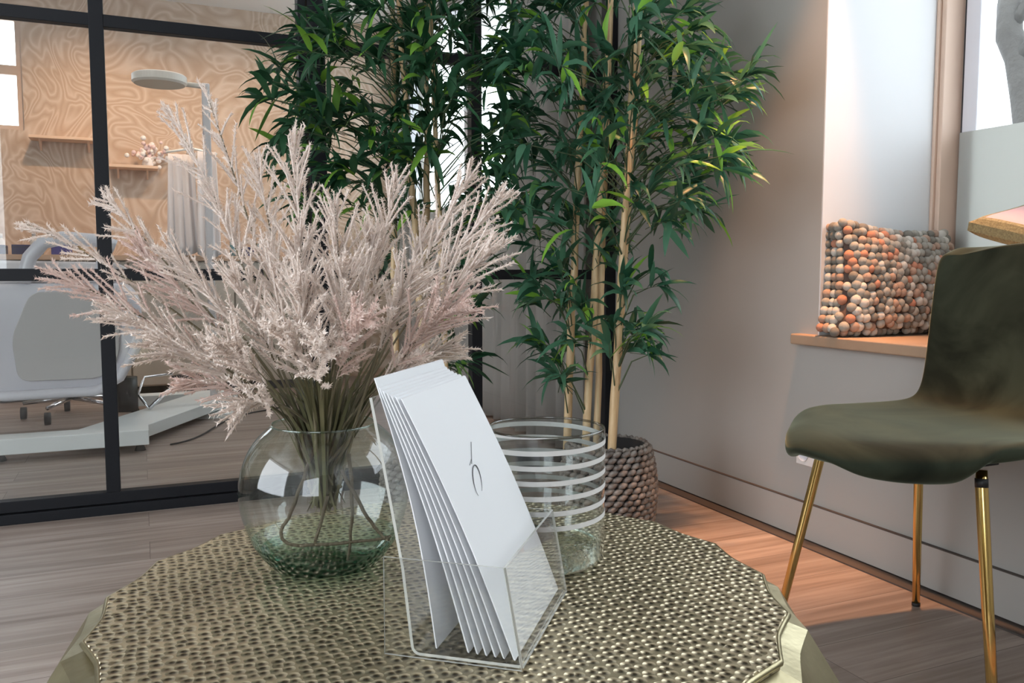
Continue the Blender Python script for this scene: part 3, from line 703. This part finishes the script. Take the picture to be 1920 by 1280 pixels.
def leaf(mb, base, d, ln, wd, droop):
    d = d.normalized(); side = d.cross(Vector((0, 0, 1)))
    side = side.normalized() if side.length > .05 else Vector((1, 0, 0))
    roll = random.uniform(-1.0, 1.0); nrm = side.cross(d).normalized(); side = (side*math.cos(roll)+nrm*math.sin(roll)).normalized()
    fs_ = [0, .12, .35, .6, .82, 1.0]; ws = [.15, .75, 1.0, .85, .48, .02]
    vs = []; p = base.copy(); pd = d.copy(); last = 0
    for f, w0 in zip(fs_, ws):
        p = p + pd*(f-last)*ln; pd = (pd + Vector((0, 0, -1))*droop*(f-last)*1.6).normalized(); last = f
        nn = side.cross(pd).normalized()
        vs += [p-side*wd*w0+nn*wd*w0*.28, p, p+side*wd*w0+nn*wd*w0*.28]
    fc = []
    for i in range(5): fc += [(3*i, 3*i+1, 3*i+4, 3*i+3), (3*i+1, 3*i+2, 3*i+5, 3*i+4)]
    mb.add(vs, fc)
def cluster(mb, tw, p, d, n=7, ln=.112, wd=.0092):
    """a spray of leaves at a twig end pointing along d"""
    d = d.normalized()
    tw.tube([p-d*.05, p+d*.03], [.0012, .0008], 4, False)
    for k in range(n):
        s = jit(1); s = (s - d*s.dot(d)); s = s.normalized()
        ang = math.radians(random.uniform(8, 75)) if k else 0.1
        dd = d*math.cos(ang)+s*math.sin(ang)
        leaf(mb, p + d*random.uniform(-.02, .03), dd, ln*random.uniform(.6, 1.3), wd*random.uniform(.7, 1.3), random.uniform(.1, 1.5))
def bamboo(loc, canes, zones, label, mat, extra=(), base_z=.2, seed=1):
    random.seed(seed)
    b = thing('bamboo_plant', (loc[0], loc[1], base_z), label, 'plant')
    axes = []
    for (px0, py0, px1, py1, dd, r) in canes:
        a = at(px0, py0, dd); c2 = at(px1, py1, dd); dirn = (c2-a)
        # extend down to soil, up to 2.3 m
        dn = a - dirn*((a.z-base_z)/dirn.z); upp = a + dirn*((2.35-a.z)/dirn.z)
        dn = Vector((loc[0]+max(-.09, min(.09, dn.x-loc[0])), loc[1]+max(-.09, min(.09, dn.y-loc[1])), base_z))
        pts = [dn, dn.lerp(a, .5), a]
        pts = [dn] + [a.lerp(upp, q/24) + jit(.0025) for q in range(25)]
        mb = MB(); fine = []; rs = []
        for i in range(len(pts)-1):
            for q in range(4): fine.append(pts[i].lerp(pts[i+1], q/4)); rs.append(r*(1.10 if (q == 0 and i % 3 == 0) else 0.97)*(1-.62*i/26))
        fine.append(pts[-1]); rs.append(r*.6)
        mb.tube(fine, rs, 10); mb.build('cane', M['cane'], b, smooth=True)
        axes.append((dn, upp))
    lm = MB(); tw = MB()
    def nearest(p):
        best = None
        for (dn, upp) in axes:
            f = max(0, min(1, (p.z-.12-dn.z)/(upp.z-dn.z))); q = dn.lerp(upp, f)
            if best is None or (q-p).length < (best-p).length: best = q
        return best
    for (x0, x1, y0, y1, d0, d1, n) in zones:
        for k in range(int(n*(.80 if loc[0] > 1 else .66))):
            p = at(random.uniform(x0, x1), random.uniform(y0, y1), random.uniform(d0, d1))
            if p.x > WX-.06 or p.y > PY-.07 or p.z > 2.5: continue
            q = nearest(p); v_ = p-q; v_.z *= .3
            d = v_.normalized() + jit(.55) + Vector((0, 0, .25))
            if (p-q).length > .06 and random.random() < .7:
                mid = q.lerp(p, .5)+Vector((0, 0, .03)); tw.tube([q, mid, p], [.0022, .0017, .0011], 4, False)
            cluster(lm, tw, p, d, random.randint(5, 8))
    for (px, py, dd, dx, dz, n, ln) in extra:
        p = at(px, py, dd); q = nearest(p); tw.tube([q, q.lerp(p, .5)+Vector((0, 0, .04)), p], [.003, .0022, .0013], 5, False)
        cluster(lm, tw, p, RT*dx+Vector((0, 0, dz))-FW*.1, n, ln, .0098)
    # keep leaves clear of wall and partition
    lm.v = [(min(x, WX-.012), min(y, PY-.04), z) for x, y, z in lm.v]
    lm.build('foliage', mat, b, smooth='raw'); tag(tw.build('twigs', M['twig'], b, smooth='raw'), kind='stuff')
    return b
BR = (1.235, 2.125); BL = (0.765, 2.37)
basket(BR, 'dark grey woven basket pot on the floor beside the striped glass')
basket(BL, 'woven basket pot behind the vase and white cards under the left bamboo')
canes_r = [(1068, 700, 1090, 200, 2.53, .0125), (1106, 700, 1135, 180, 2.47, .0120), (1122, 700, 1142, 120, 2.56, .0105), (1150, 800, 1186, 150, 2.38, .0125), (1174, 480, 1190, 230, 2.46, .0075)]
zones_r = [
 (960, 1150, -130, 110, 2.3, 2.75, 60), (1120, 1300, -140, 110, 2.2, 2.7, 60),
 (940, 1120, 100, 340, 2.3, 2.8, 58), (1120, 1300, 90, 340, 2.2, 2.65, 62), (1270, 1370, 120, 330, 2.2, 2.5, 24),
 (960, 1290, 330, 430, 2.25, 2.7, 38), (1230, 1310, 330, 430, 2.25, 2.5, 8),
 (1000, 1200, 430, 560, 2.3, 2.7, 20), (1010, 1110, 520, 660, 2.35, 2.6, 15), (1140, 1225, 500, 690, 2.25, 2.5, 16), (1040, 1090, 660, 720, 2.4, 2.5, 4)]
extra_r = [(1392, 148, 2.25, .8, .5, 9, .12), (1365, 290, 2.2, 1.0, .2, 9, .12), (1340, 130, 2.3, .6, .9, 6, .11), (1300, 60, 2.3, .9, .2, 7, .11), (1275, 375, 2.3, .7, -.1, 8, .10), (985, 270, 2.2, -.7, -.2, 8, .12), (1110, 390, 2.15, .2, .9, 7, .12),
           (1205, 620, 2.3, .8, .0, 8, .10), (1215, 540, 2.3, .9, .2, 7, .09), (1215, 665, 2.35, .9, -.1, 6, .09), (1025, 560, 2.4, -.8, .2, 8, .10), (1040, 705, 2.4, -.6, -.1, 5, .09), (1045, 120, 2.2, -.2, .8, 7, .11), (1060, 130, 2.2, .6, -.6, 4, .1)]
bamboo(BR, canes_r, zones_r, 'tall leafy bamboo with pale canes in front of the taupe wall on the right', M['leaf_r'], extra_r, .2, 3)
canes_l = [(740, 600, 737, 200, 2.62, .0110), (790, 600, 765, 250, 2.55, .0120), (800, 600, 800, 200, 2.60, .0120), (835, 660, 815, 200, 2.5, .0095)]
zones_l = [
 (600, 940, -130, 60, 2.3, 2.75, 80), (560, 800, 30, 240, 2.35, 2.75, 62), (760, 950, 50, 300, 2.25, 2.75, 84), (600, 760, 200, 330, 2.35, 2.7, 34), (520, 620, 90, 330, 2.4, 2.7, 24),
 (560, 720, 310, 400, 2.4, 2.7, 20), (740, 950, 290, 420, 2.3, 2.7, 34), (820, 910, 420, 640, 2.35, 2.6, 16), (700, 900, 420, 600, 2.5, 2.7, 12), (800, 880, 600, 690, 2.4, 2.6, 7)]
extra_l = [(505, 185, 2.3, -.9, .15, 8, .12), (500, 150, 2.35, -.8, .5, 5, .11), (545, 240, 2.35, -.7, -.5, 7, .11), (850, 680, 2.4, .7, -.1, 6, .09), (880, 585, 2.35, .6, .3, 7, .1), (600, 100, 2.3, -.8, .1, 7, .11), (680, 95, 2.2, .3, .3, 6, .11), (850, 180, 2.2, .4, .6, 6, .11), (640, 330, 2.4, -.6, -.3, 8, .10)]
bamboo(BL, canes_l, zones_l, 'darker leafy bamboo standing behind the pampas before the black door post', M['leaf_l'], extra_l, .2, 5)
random.seed(11)

# ------------------------------------------------------------------ green velvet chair
ch = thing('side_chair', (1.45, 1.18, 0), 'dark olive velvet shell chair on slim gold legs beside the window sill', 'chair')
CY = 1.190
prof = [  # x, z, half width
 (1.136, .436, .150), (1.141, .443, .185), (1.162, .450, .213), (1.205, .454, .231), (1.270, .456, .240), (1.345, .458, .243), (1.43, .456, .241), (1.51, .456, .234), (1.575, .458, .226), (1.62, .466, .220), (1.652, .486, .216), (1.672, .520, .214), (1.686, .57, .216), (1.698, .63, .219), (1.709, .70, .220), (1.718, .770, .219), (1.724, .815, .214), (1.727, .834, .198), (1.728, .842, .168)]
NA = 17; vs = []; fs = []
for i, (x, z, hw) in enumerate(prof):
    seat = max(0, 1-abs(i-5)/7.0); back = max(0, (i-9)/9.0)
    for k in range(NA):
        u = -1+2*k/(NA-1); us = math.sin(u*PI/2)*.35+u*.65
        # seat edges roll down at the sides, backrest wraps slightly forward
        sfac = 1.0 if i < 8 else max(0, 1-(i-7)/3)
        dz = sfac*(0.008*abs(us)**2.4 - .003)
        dx = -0.028*back*abs(us)**2 + ((1.43-x)*0.52*abs(us)**2.2 if x < 1.43 else 0)
        vs.append((x+dx, CY+us*hw, z+dz))
for i in range(len(prof)-1):
    for k in range(NA-1): a = i*NA+k; fs.append((a, a+1, a+NA+1, a+NA))
sh = MB().add(vs, fs).build('upholstered_shell', M['velvet'], ch, smooth=True)
q = sh.modifiers.new('solid', 'SOLIDIFY'); q.thickness = .031; q.offset = -1; q = sh.modifiers.new('sub', 'SUBSURF'); q.levels = 2; q.render_levels = 2
MB().box(1.36, 1.52, CY-.08, CY+.08, .408, .4125).build('under_plate', M['rubber'], ch, bevel=.002)
for (top, foot) in [((1.320, 1.365, .424), (1.258, 1.425, 0)), ((1.600, 1.365, .4185), (1.649, 1.398, 0)), ((1.325, 1.000, .424), (1.290, .928, 0)), ((1.600, 1.005, .4185), (1.655, .955, 0))]:
    T = Vector(top); Fo = Vector(foot)
    cx, cy = (1.30, CY) if T.x < 1.45 else (1.58, CY)
    lg = MB(); lg.tube([(T.x, T.y, T.z+.016), T.lerp(Fo, .03), T.lerp(Fo, .06), T.lerp(Fo, .5), Fo+Vector((0, 0, .004))], [.009, .0105, .0105, .0098, .0085], 14)
    o = lg.build('leg', M['gold'], ch, smooth=True)
    MB().tube([T.lerp(Fo, .005)+Vector((0, 0, .004)), T.lerp(Fo, .032)], .0108, 14).build('leg_collar', M['rubber'], o, smooth=True)
    MB().tube([Fo, Fo+Vector((0, 0, .008))], .0095, 12).build('foot_pad', M['rubber'], o, smooth=True)

# ------------------------------------------------------------------ felt ball cushion on the sill
cs = thing('felt_ball_cushion', (1.98, 1.80, SZ+.03), 'square cushion covered in grey, terracotta and tan felt balls on the window sill', 'cushion')
CW, CHh, CT = .225, .152, .056
CB = SZ+.03+.012
def cpt(u, v_, side=1):
    k = 1-.10*(1-v_*v_)*abs(u)**2
    x = u*CW*k*(1.10-0.20*(v_+1)*.5); z = v_*CHh*(1-.12*(1-u*u)*(1 if v_ > 0 else 0)); t = CT*max(0, (1-u**4)*(1-v_**4))**.5
    lean = .045*(v_+1)/2
    z -= .022*(u+1)*.5*(v_+1)*.5
    return Vector((1.985+x+.006*v_, 1.765-side*t*.85+lean, CB+CHh*1.0+z))
n = 20; vs = []; fs = []
for side_ in (1, -1):
    o = len(vs)
    for i in range(n+1):
        for j in range(n+1): vs.append(cpt(-1+2*i/n, -1+2*j/n, side_))
    for i in range(n):
        for j in range(n): a = o+i*(n+1)+j; fs.append((a, a+1, a+n+2, a+n+1))
MB().add(vs, fs).build('cover', M['cushion_base'], cs, smooth=True)
BM = ['ball_grey', 'ball_grey', 'ball_grey', 'ball_pale', 'ball_pale', 'ball_terracotta', 'ball_tan', 'ball_dark', 'ball_dark', 'ball_tan']
balls = []
rows_, cols_ = 15, 21
for j in range(rows_):
    for i in range(cols_):
        u = -1+2*(i+.5*(j % 2)+random.uniform(-.26, .26))/(cols_-.5); v_ = -1+2*(j+random.uniform(-.26, .26))/(rows_-1)
        u = max(-1, min(1, u)); v_ = max(-1, min(1, v_))
        p = cpt(u, v_, 1)+Vector((0, -.003+random.uniform(-.002, .002), 0))
        if p.z < SZ+.03+.0150: p.z = SZ+.03+.0150
        balls.append((p, random.uniform(.0122, .0152), random.choice(BM)))
for k in range(13):
    for q in range(3):
        p = cpt(-1, -1+2*(k+.5)/13, 1)+Vector((.004-.004*abs(q-1), .012+q*.022, 0)); balls.append((p, random.uniform(.012, .0145), random.choice(BM)))
protos = {}
rest = MB(); keys = sorted(set(BM)); rest_m = [M[k] for k in keys]
balls.sort(key=lambda b: (b[0].x > 2.12, random.random()))
for idx, (p, r_, mk) in enumerate(balls):
    if idx < 100:
        if mk not in protos:
            protos[mk] = MB().ball((0, 0, 0), 1.0, 16, 10).build('felt_ball', M[mk], None, smooth=True); o = protos[mk]
        else: o = protos[mk].copy(); COL.objects.link(o)
        o.parent = cs; o.location = p - cs.location; o.scale = (r_, r_*.95, r_); o.rotation_euler = (random.random()*3, random.random()*3, 0)
    else: rest.ball(p, r_, 14, 8, mi=keys.index(mk))
tag(rest.build('felt_balls', rest_m, cs, smooth=True), kind='stuff')

# plain pink cushion standing on the sill, and a pink one with a gold woven gusset lying tilted on top of it
def pillow(fr, hw, hh, ht, name, mats, n=26, gus=.0):
    """fr: 4x4 frame (local x,y in the pillow plane, z its normal)"""
    a_ = MB(); b_ = MB()
    def P(u, v_, s):
        k = 1-.05*(1-v_*v_)*abs(u)**3; j = 1-.05*(1-u*u)*abs(v_)**3
        t = ht*max(0, (1-u**6)*(1-v_**6))**.45*.75 + gus
        return fr @ Vector((u*hw*k, v_*hh*j, s*t))
    for s in (1, -1):
        for i in range(n):
            for j in range(n):
                u0, u1, v0, v1 = -1+2*i/n, -1+2*(i+1)/n, -1+2*j/n, -1+2*(j+1)/n
                tgt = b_ if len(mats) > 1 and max(abs(u0+u1)/2, abs(v0+v1)/2) > .84 else a_
                tgt.add([P(u0, v0, s), P(u1, v0, s), P(u1, v1, s), P(u0, v1, s)], [(0, 1, 2, 3)])
    for i in range(n):
        u0, u1 = -1+2*i/n, -1+2*(i+1)/n
        for e in (-1, 1):
            t = b_ if len(mats) > 1 else a_
            t.add([P(u0, e, 1), P(u1, e, 1), P(u1, e, -1), P(u0, e, -1)], [(0, 1, 2, 3)])
            t.add([P(e, u0, 1), P(e, u1, 1), P(e, u1, -1), P(e, u0, -1)], [(0, 1, 2, 3)])
    return a_, b_
def frame(o, e1, e2):
    e1 = Vector(e1).normalized(); e2 = Vector(e2); e2 = (e2-e1*e2.dot(e1)).normalized(); e3 = e1.cross(e2)
    m = Matrix.Identity(4)
    for r_ in range(3): m[r_][0], m[r_][1], m[r_][2], m[r_][3] = e1[r_], e2[r_], e3[r_], o[r_]
    return m
fa = frame((2.10, 1.36, SZ+.03+.125), (0.28, -.96, 0), (.22, .06, .97))
pa = thing('pink_cushion', (2.10, 1.36, SZ+.03), 'plain pink cushion standing on the sill under the gold edged one', 'cushion')
a_, b_ = pillow(fa, .155, .125, .055, 'x', [1], gus=.003); a_.build('cover', M['pink'], pa, smooth='raw')
corner = at(1815, 424, 2.16)
e1 = Vector((.08, -.97, -.27)).normalized(); e2 = Vector((.90, -.30, .10)); e2 = (e2-e1*e2.dot(e1)).normalized()
fb = frame(corner+e1*.18+e2*.125, e1, e2)
pb = thing('gold_edged_cushion', tuple(corner+e1*.18+e2*.125), 'pink cushion with broad gold woven edge lying tilted behind the chair back', 'cushion')
a_, b_ = pillow(fb, .18, .125, .030, 'x', [1, 2], gus=.011); a_.build('pink_cover', M['pink'], pb, smooth='raw'); b_.build('gold_edge', M['goldcloth'], pb, smooth='raw')

# wall socket by the chair leg
so = thing('wall_socket', (WX, 1.885, .25), 'white wall socket low on the greige wall behind the chair leg', 'socket')
MB().box(WX-.009, WX-.0005, 1.850, 1.925, .222, .300).build('cover_plate', M['plastic'], so, bevel=.002)
MB().lathe([(.0005, 0), (.019, 0), (.021, .003)], (0, 0), 24).xf(Matrix.Translation((WX-.0095, 1.895, .255)) @ Matrix.Rotation(-PI/2, 4, 'Y')).build('outlet', M['pvc'], so, smooth=True)

# ------------------------------------------------------------------ treatment room
# curtains
def curtain(name, x, y0, y1, z0, z1, mat, label, amp=.022, waves=9, grp=None):
    mb = MB(); n = waves*12; vs = []; fs = []
    zz = [z0 + (z1-z0)*q/6 for q in range(7)]
    for k in range(n+1):
        f = k/n; y = y0+(y1-y0)*f; dx = amp*math.sin(f*waves*2*PI)+amp*.4*math.sin(f*waves*3.3*PI+1)
        for i, z in enumerate(zz): vs.append((x+dx*(1-.3*i/6), y+.006*math.sin(i+f*9), z))
    for k in range(n):
        for i in range(6): a = k*7+i; fs.append((a, a+1, a+8, a+7))
    return tag(mb.add(vs, fs).build(name, mat, None, smooth=True, solid=.002), label, 'curtain', grp)
curtain('long_curtain', WX-.075, 3.14, 3.86, .012, 2.5, M['curtain'], 'floor length grey curtain gathered beside the far corner behind the bamboo', .030, 7)
curtain('cafe_curtain', WX-.055, 3.90, 5.6, .012, 1.17, M['curtain'], 'pale half height curtain below the bright far window', .022, 14)
# cabinets and worktop along the back wall
cb = thing('base_cabinet', (0.2, 6.1, 0), 'long beige base cabinet along the back wall of the treatment room', 'cabinet')
MB().box(-2.6, 1.20, 5.86, FY-.005, .06, .858).build('body', M['beige'], cb)
for k in range(6): MB().box(-2.59+k*.632, -2.59+k*.632+.622, 5.84, 5.859, .07, .85).build('door', M['beige'], cb, bevel=.002)
MB().box(-2.58, 1.18, 5.90, FY-.01, .0, .059).build('plinth', M['dark'], cb)
tag(MB().box(-2.62, 1.22, 5.81, FY-.005, .859, .892).build('worktop', M['worktop'], None, bevel=.003), 'oak worktop on the beige cabinet in the treatment room', 'worktop')
for (x0, x1, y0, hgt, mt, nm, lab) in [
    (-.86, -.735, 5.86, .055, 'navy', 'box', 'navy box at the far left end of the worktop'),
    (-.70, -.545, 5.86, .058, 'navy', 'box', 'flat navy box on the worktop left of the white arm rest'),
    (-.49, -.385, 5.84, .085, 'blue', 'box', 'blue violet box seen through the white arm rest'),
    (.62, .70, 5.90, .06, 'navy', 'box', 'small dark box on the worktop behind the pampas'),
    (1.02, 1.14, 5.9, .30, 'robe', 'box', 'white box standing at the right end of the worktop')]:
    r = thing(nm, ((x0+x1)/2, y0+.06, .893), lab, 'box')
    MB().box(x0, x1, y0, y0+.14, .893, .893+hgt).build('carton', M[mt], r, bevel=.002)
    MB().box(x0-.001, x1+.001, y0-.001, y0+.141, .893+hgt*.72, .893+hgt*.78).build('lid_seam', M['dark'], r)
for (x, col, hgt, lab) in [(-.60, 'plastic', .15, 'slim white pump bottle on the navy box side of the worktop'), (-.34, 'goldcloth', .08, 'small brown jar next to the blue violet box'), (.585, 'bluebottle', .20, 'tall blue bottle on the worktop behind the pampas'), (.76, 'bluebottle', .12, 'short blue bottle on the worktop near the dark door post'), (-.78, 'plastic', .13, 'white bottle at the left end of the worktop')]:
    r = thing('bottle', (x, 6.06, .893), lab, 'bottle')
    MB().lathe([(.0005, .893), (.022, .893), (.024, .90), (.024, .893+hgt*.66), (.011, .893+hgt*.78), (.010, .893+hgt*.82), (.0005, .893+hgt*.82)], (x, 6.06), 20).build('bottle_body', M[col], r, smooth=True)
    MB().lathe([(.0005, .893+hgt*.80), (.012, .893+hgt*.80), (.012, .893+hgt), (.0005, .893+hgt)], (x, 6.06), 16).build('cap', M['plastic'], r, smooth=True)
# wall shelves with flowers
for (x0, x1, z, lab) in [(-.62, -.22, 1.635, 'upper thin peach shelf on the swirled back wall'), (-.17, .13, 1.475, 'lower thin peach shelf carrying the flowers on the back wall')]:
    s_ = thing('wall_shelf', ((x0+x1)/2, FY, z), lab, 'shelf')
    MB().box(x0, x1, FY-.16, FY-.002, z, z+.018).build('board', M['shelf'], s_, bevel=.002)
    for xx in (x0+.05, x1-.07): MB().prism([(FY-.002, z), (FY-.12, z), (FY-.002, z-.06)], xx, xx+.012, 'x').build('bracket', M['shelf'], s_)
fl = thing('flower_bunch', (.12, 6.26, 1.494), 'bunch of pale pink and white flowers on the lower wall shelf', 'flowers')
MB().lathe([(.0005, 1.4935), (.030, 1.4935), (.036, 1.51), (.030, 1.545), (.024, 1.555)], (.07, 6.28), 24).build('vase', M['petal_w'], fl, smooth=True)
f1 = MB(); f2 = MB()
for k in range(60):
    p = Vector((.085, 6.27, 1.585)) + Vector((random.gauss(0, .055), random.gauss(0, .03), random.gauss(0, .036)))
    (f1 if k % 2 else f2).ball(p, random.uniform(.010, .018), 8, 5)
f1.build('pink_blooms', M['petal'], fl, smooth=True); f2.build('white_blooms', M['petal_w'], fl, smooth=True)
# lamp on a white column
lp = thing('floor_lamp', (.30, 4.95, 0), 'treatment lamp with a round flat head on a white column', 'lamp')
MB().lathe([(.0005, 0), (.17, 0), (.17, .02), (.03, .035)], (.36, 4.95), 40).build('base', M['plate'], lp, smooth=False)
MB().box(.335, .375, 4.93, 4.97, .03, 1.80).build('column', M['robe'], lp, bevel=.006)
MB().tube([(.35, 4.95, 1.785), (.24, 4.93, 1.785)], .014, 10).build('arm', M['lamprim'], lp, smooth=True)
hdp = MB(); hdp.lathe([(.0005, 1.815), (.125, 1.815), (.135, 1.808), (.136, 1.775), (.125, 1.765)], (.125, 4.9), 56); hdp.build('lamp_head', M['lamprim'], lp, smooth=False)
MB().disc((.125, 4.9), .125, 1.7655, 56, False).build('diffuser', M['lampshade'], lp)
# robe and towel hanging on the wall
rb = thing('bath_robe', (.30, 6.2, 1.5), 'white robe hanging on the peach back wall under the lamp', 'robe')
def cloth(mb, x0, x1, y, z0, z1, amp, wv):
    n = 40; vs = []; fs = []
    for i in range(n+1):
        f = i/n
        for j in range(11):
            g_ = j/10; flare = 1+.25*(1-g_); xm = (x0+x1)/2; x = xm+(x0+(x1-x0)*f-xm)*flare; vs.append((x, y-.02-amp*(1+math.sin(f*wv*2*PI+g_*1.5))*(.4+.6*(1-g_)), z0+(z1-z0)*g_-.03*math.sin(f*PI)*(1-g_)))
    for i in range(n):
        for j in range(10): a = i*11+j; fs.append((a, a+1, a+12, a+11))
    return mb.add(vs, fs)
cloth(MB(), .18, .33, 5.78, .92, 1.52, .02, 3).build('robe_body', M['robe'], rb, smooth=True, solid=.006)
cloth(MB(), .35, .46, 5.74, .90, 1.54, .018, 2).build('sleeve', M['robe'], rb, smooth=True, solid=.006)
MB().tube([(.17, 5.76, 1.53), (.32, 5.75, 1.56), (.47, 5.74, 1.53)], .008, 8).build('hanger', M['plate'], rb, smooth=True)
MB().tube([(.32, 5.75, 1.56), (.32, 5.74, 1.60), (.32, FY-.002, 1.60)], .006, 8).build('hook_rail', M['plate'], rb, smooth=True)
# treatment chair
tcx = thing('treatment_chair', (-.25, 4.5, 0), 'white moulded treatment chair on a white cross shaped base behind the glass', 'treatment chair')
def rnd_poly(p, r=.04, n=5):
    out = []; m = len(p)
    for i in range(m):
        a = Vector(p[i-1]); b = Vector(p[i]); c_ = Vector(p[(i+1) % m]); d1 = (a-b); d2 = (c_-b); rr = min(r, d1.length*.45, d2.length*.45); s0 = b+d1.normalized()*rr; s1 = b+d2.normalized()*rr
        for k in range(n+1):
            t_ = k/n; out.append(tuple(s0*(1-t_)**2+b*2*t_*(1-t_)+s1*t_*t_))
    return out
body = rnd_poly([(-.95, .27), (-.62, .225), (-.16, .225), (-.05, .34), (.005, .50), (-.005, .66), (-.06, .735), (-.9, .735)], .07)
MB().prism(body, 4.22, 4.78, 'y').build('seat_shell', M['shell'], tcx, bevel=.03, smooth=True)
panel = rnd_poly([(-.50, .31), (-.17, .31), (-.10, .40), (-.09, .64), (-.14, .70), (-.44, .70), (-.52, .5)], .05)
MB().prism(panel, 4.205, 4.221, 'y').build('side_panel', M['shellgrey'], tcx, bevel=.004)
lip = [(-.95, 4.205, .29), (-.55, 4.2, .25), (-.20, 4.2, .255), (-.10, 4.2, .31), (-.03, 4.2, .44), (-.005, 4.2, .56)]
MB().tube(lip, [.022]*6, 10).build('moulded_edge', M['shell'], tcx, smooth=True)
MB().prism(rnd_poly([(-.90, .735), (-.10, .735), (-.05, .80), (-.10, .83), (-.90, .84)], .03), 4.32, 4.74, 'y').build('seat_cushion', M['robe'], tcx, bevel=.015, smooth=True)
arm = [Vector(x) for x in [(-.47, 4.25, .74), (-.44, 4.25, .85), (-.385, 4.25, .915), (-.31, 4.25, .935), (-.16, 4.25, .925), (-.10, 4.25, .90)]]
asm = []
for i in range(len(arm)-1):
    for k in range(4): asm.append(arm[i].lerp(arm[i+1], k/4))
asm.append(arm[-1])
MB().tube(asm, .030, 14).build('arm_rest', M['shell'], tcx, smooth=True)
MB().tube([(-.175, 4.25, .74), (-.15, 4.25, .90)], .020, 12).build('arm_support', M['shell'], tcx, smooth=True)
MB().prism(rnd_poly([(-1.35, .78), (-.92, .80), (-1.15, 1.40), (-1.55, 1.36)], .08), 4.3, 4.75, 'y').build('backrest', M['shell'], tcx, bevel=.02, smooth=True)
MB().tube([(-.085, 4.66, .09), (-.085, 4.66, .26)], .055, 28).build('lift_column', M['rubber'], tcx, smooth=True)
MB().tube([(-.16, 4.62, .09), (-.16, 4.62, .26)], .014, 12).build('piston', M['chrome'], tcx, smooth=True)
bp = MB(); bp.box(-.95, .012, 3.98, 4.115, .035, .100); bp.prism([(-.30, 4.115), (-.02, 4.115), (.46, 5.02), (.46, 5.16), (.25, 5.16)], .035, .092, 'z'); bp.box(-.10, .50, 5.16, 5.28, .035, .092)
bp.build('base_platform', M['plate'], tcx, bevel=.003)
for (x, y) in [(-.025, 4.05), (-.56, 4.05), (.40, 5.2), (-.05, 5.2)]: MB().tube([(x, y, 0), (x, y, .012), (x, y, .036)], [.024, .02, .010], 14).build('levelling_foot', M['rubber'], tcx, smooth=True)
# foot pedal and cable
pd_ = thing('foot_pedal', (.2, 5.0, .1), 'black foot pedal lever on the white base platform', 'pedal')
MB().tube([(.02, 4.62, .10), (.10, 4.66, .17), (.20, 4.70, .235)], .010, 10).build('lever', M['chrome'], pd_, smooth=True)
MB().ball((.20, 4.70, .245), .075, 18, 10, (1, .5, .16)).build('pedal_pad', M['rubber'], pd_, smooth=True)
MB().tube([(.02, 4.62, .10), (-.03, 4.70, .16), (.0, 4.8, .24), (.14, 4.86, .245)], .007, 8).build('rod', M['chrome'], pd_, smooth=True)
cbp = curve_pts(Vector((.10, 4.10, .006)), Vector((.32, 4.22, .006)), Vector((.30, 4.75, .006)), Vector((.62, 4.92, .006)), 20) + curve_pts(Vector((.62, 4.92, .006)), Vector((.82, 5.03, .006)), Vector((.90, 5.3, .006)), Vector((1.1, 5.7, .006)), 12)[1:]
tag(MB().tube(cbp, .004, 8).build('power_cable', M['rubber'], None, smooth=True), 'thin black cable running over the floor beside the white base', 'cable')
# stool casters behind
stl = thing('rolling_stool', (-.36, 5.15, 0), 'low rolling stool with black casters behind the white base', 'stool')
MB().tube([(-.36, 5.15, .12), (-.36, 5.15, .42)], .022, 14).build('stool_column', M['chrome'], stl, smooth=True)
MB().lathe([(.0005, .42), (.16, .42), (.175, .44), (.17, .475), (.0005, .485)], (-.36, 5.15), 36).build('stool_seat', M['shell'], stl, smooth=True)
for k in range(5):
    a = 2*PI*k/5+.5; x = -.36+.24*math.cos(a); y = 5.15+.24*math.sin(a)
    o = MB().tube([(-.36, 5.15, .11), (x, y, .085)], [.016, .011], 8).build('stool_leg', M['chrome'], stl, smooth=True)
    MB().tube([(x-.014, y, .032), (x+.014, y, .032)], .032, 18).build('caster', M['rubber'], o, smooth=True)

# ------------------------------------------------------------------ street outside the window
struct('ground_outside', MB().box(2.36, 60, -40, 60, -.9, -.8), M['asphalt'])
tr = thing('street_tree', (5.4, 3.55, -.8), 'bare grey street tree outside the right window', 'tree')
def rx(px, py, x): r = ray(px, py); return Vector((0, 0, EYE)) + r*(x/r.x)
TX = 5.2
tk = [rx(1945, 400, TX), rx(1932, 240, TX), rx(1922, 180, TX), rx(1908, 110, TX), rx(1890, 60, TX), rx(1896, -40, TX)]
tk = [Vector((tk[0].x, tk[0].y, -.8))] + tk
MB().tube(tk, [.13, .11, .095, .085, .075, .085, .06], 14).build('trunk', M['bark'], tr, smooth=True)
for pts, r0 in [([rx(1885, 55, TX), rx(1868, 35, TX), rx(1862, 10, TX), rx(1840, -40, TX)], .035), ([rx(1890, 60, TX), rx(1925, 10, TX), rx(1950, -40, TX)], .045), ([rx(1905, 115, TX), rx(1960, 60, TX), rx(2050, 20, TX)], .06)]:
    MB().tube(pts, [r0, r0*.85, r0*.7, r0*.4][:len(pts)], 10).build('branch', M['bark'], tr, smooth=True)
hs_ = thing('street_building', (16, 12, -.8), 'pale building with slate blue base across the street', 'building')
MB().box(22, 30, -8, 26, 1.9, 9).build('wall', M['render'], hs_)
MB().box(21.9, 30, -8, 26, -.8, 1.9).build('slate_base', M['slate'], hs_)
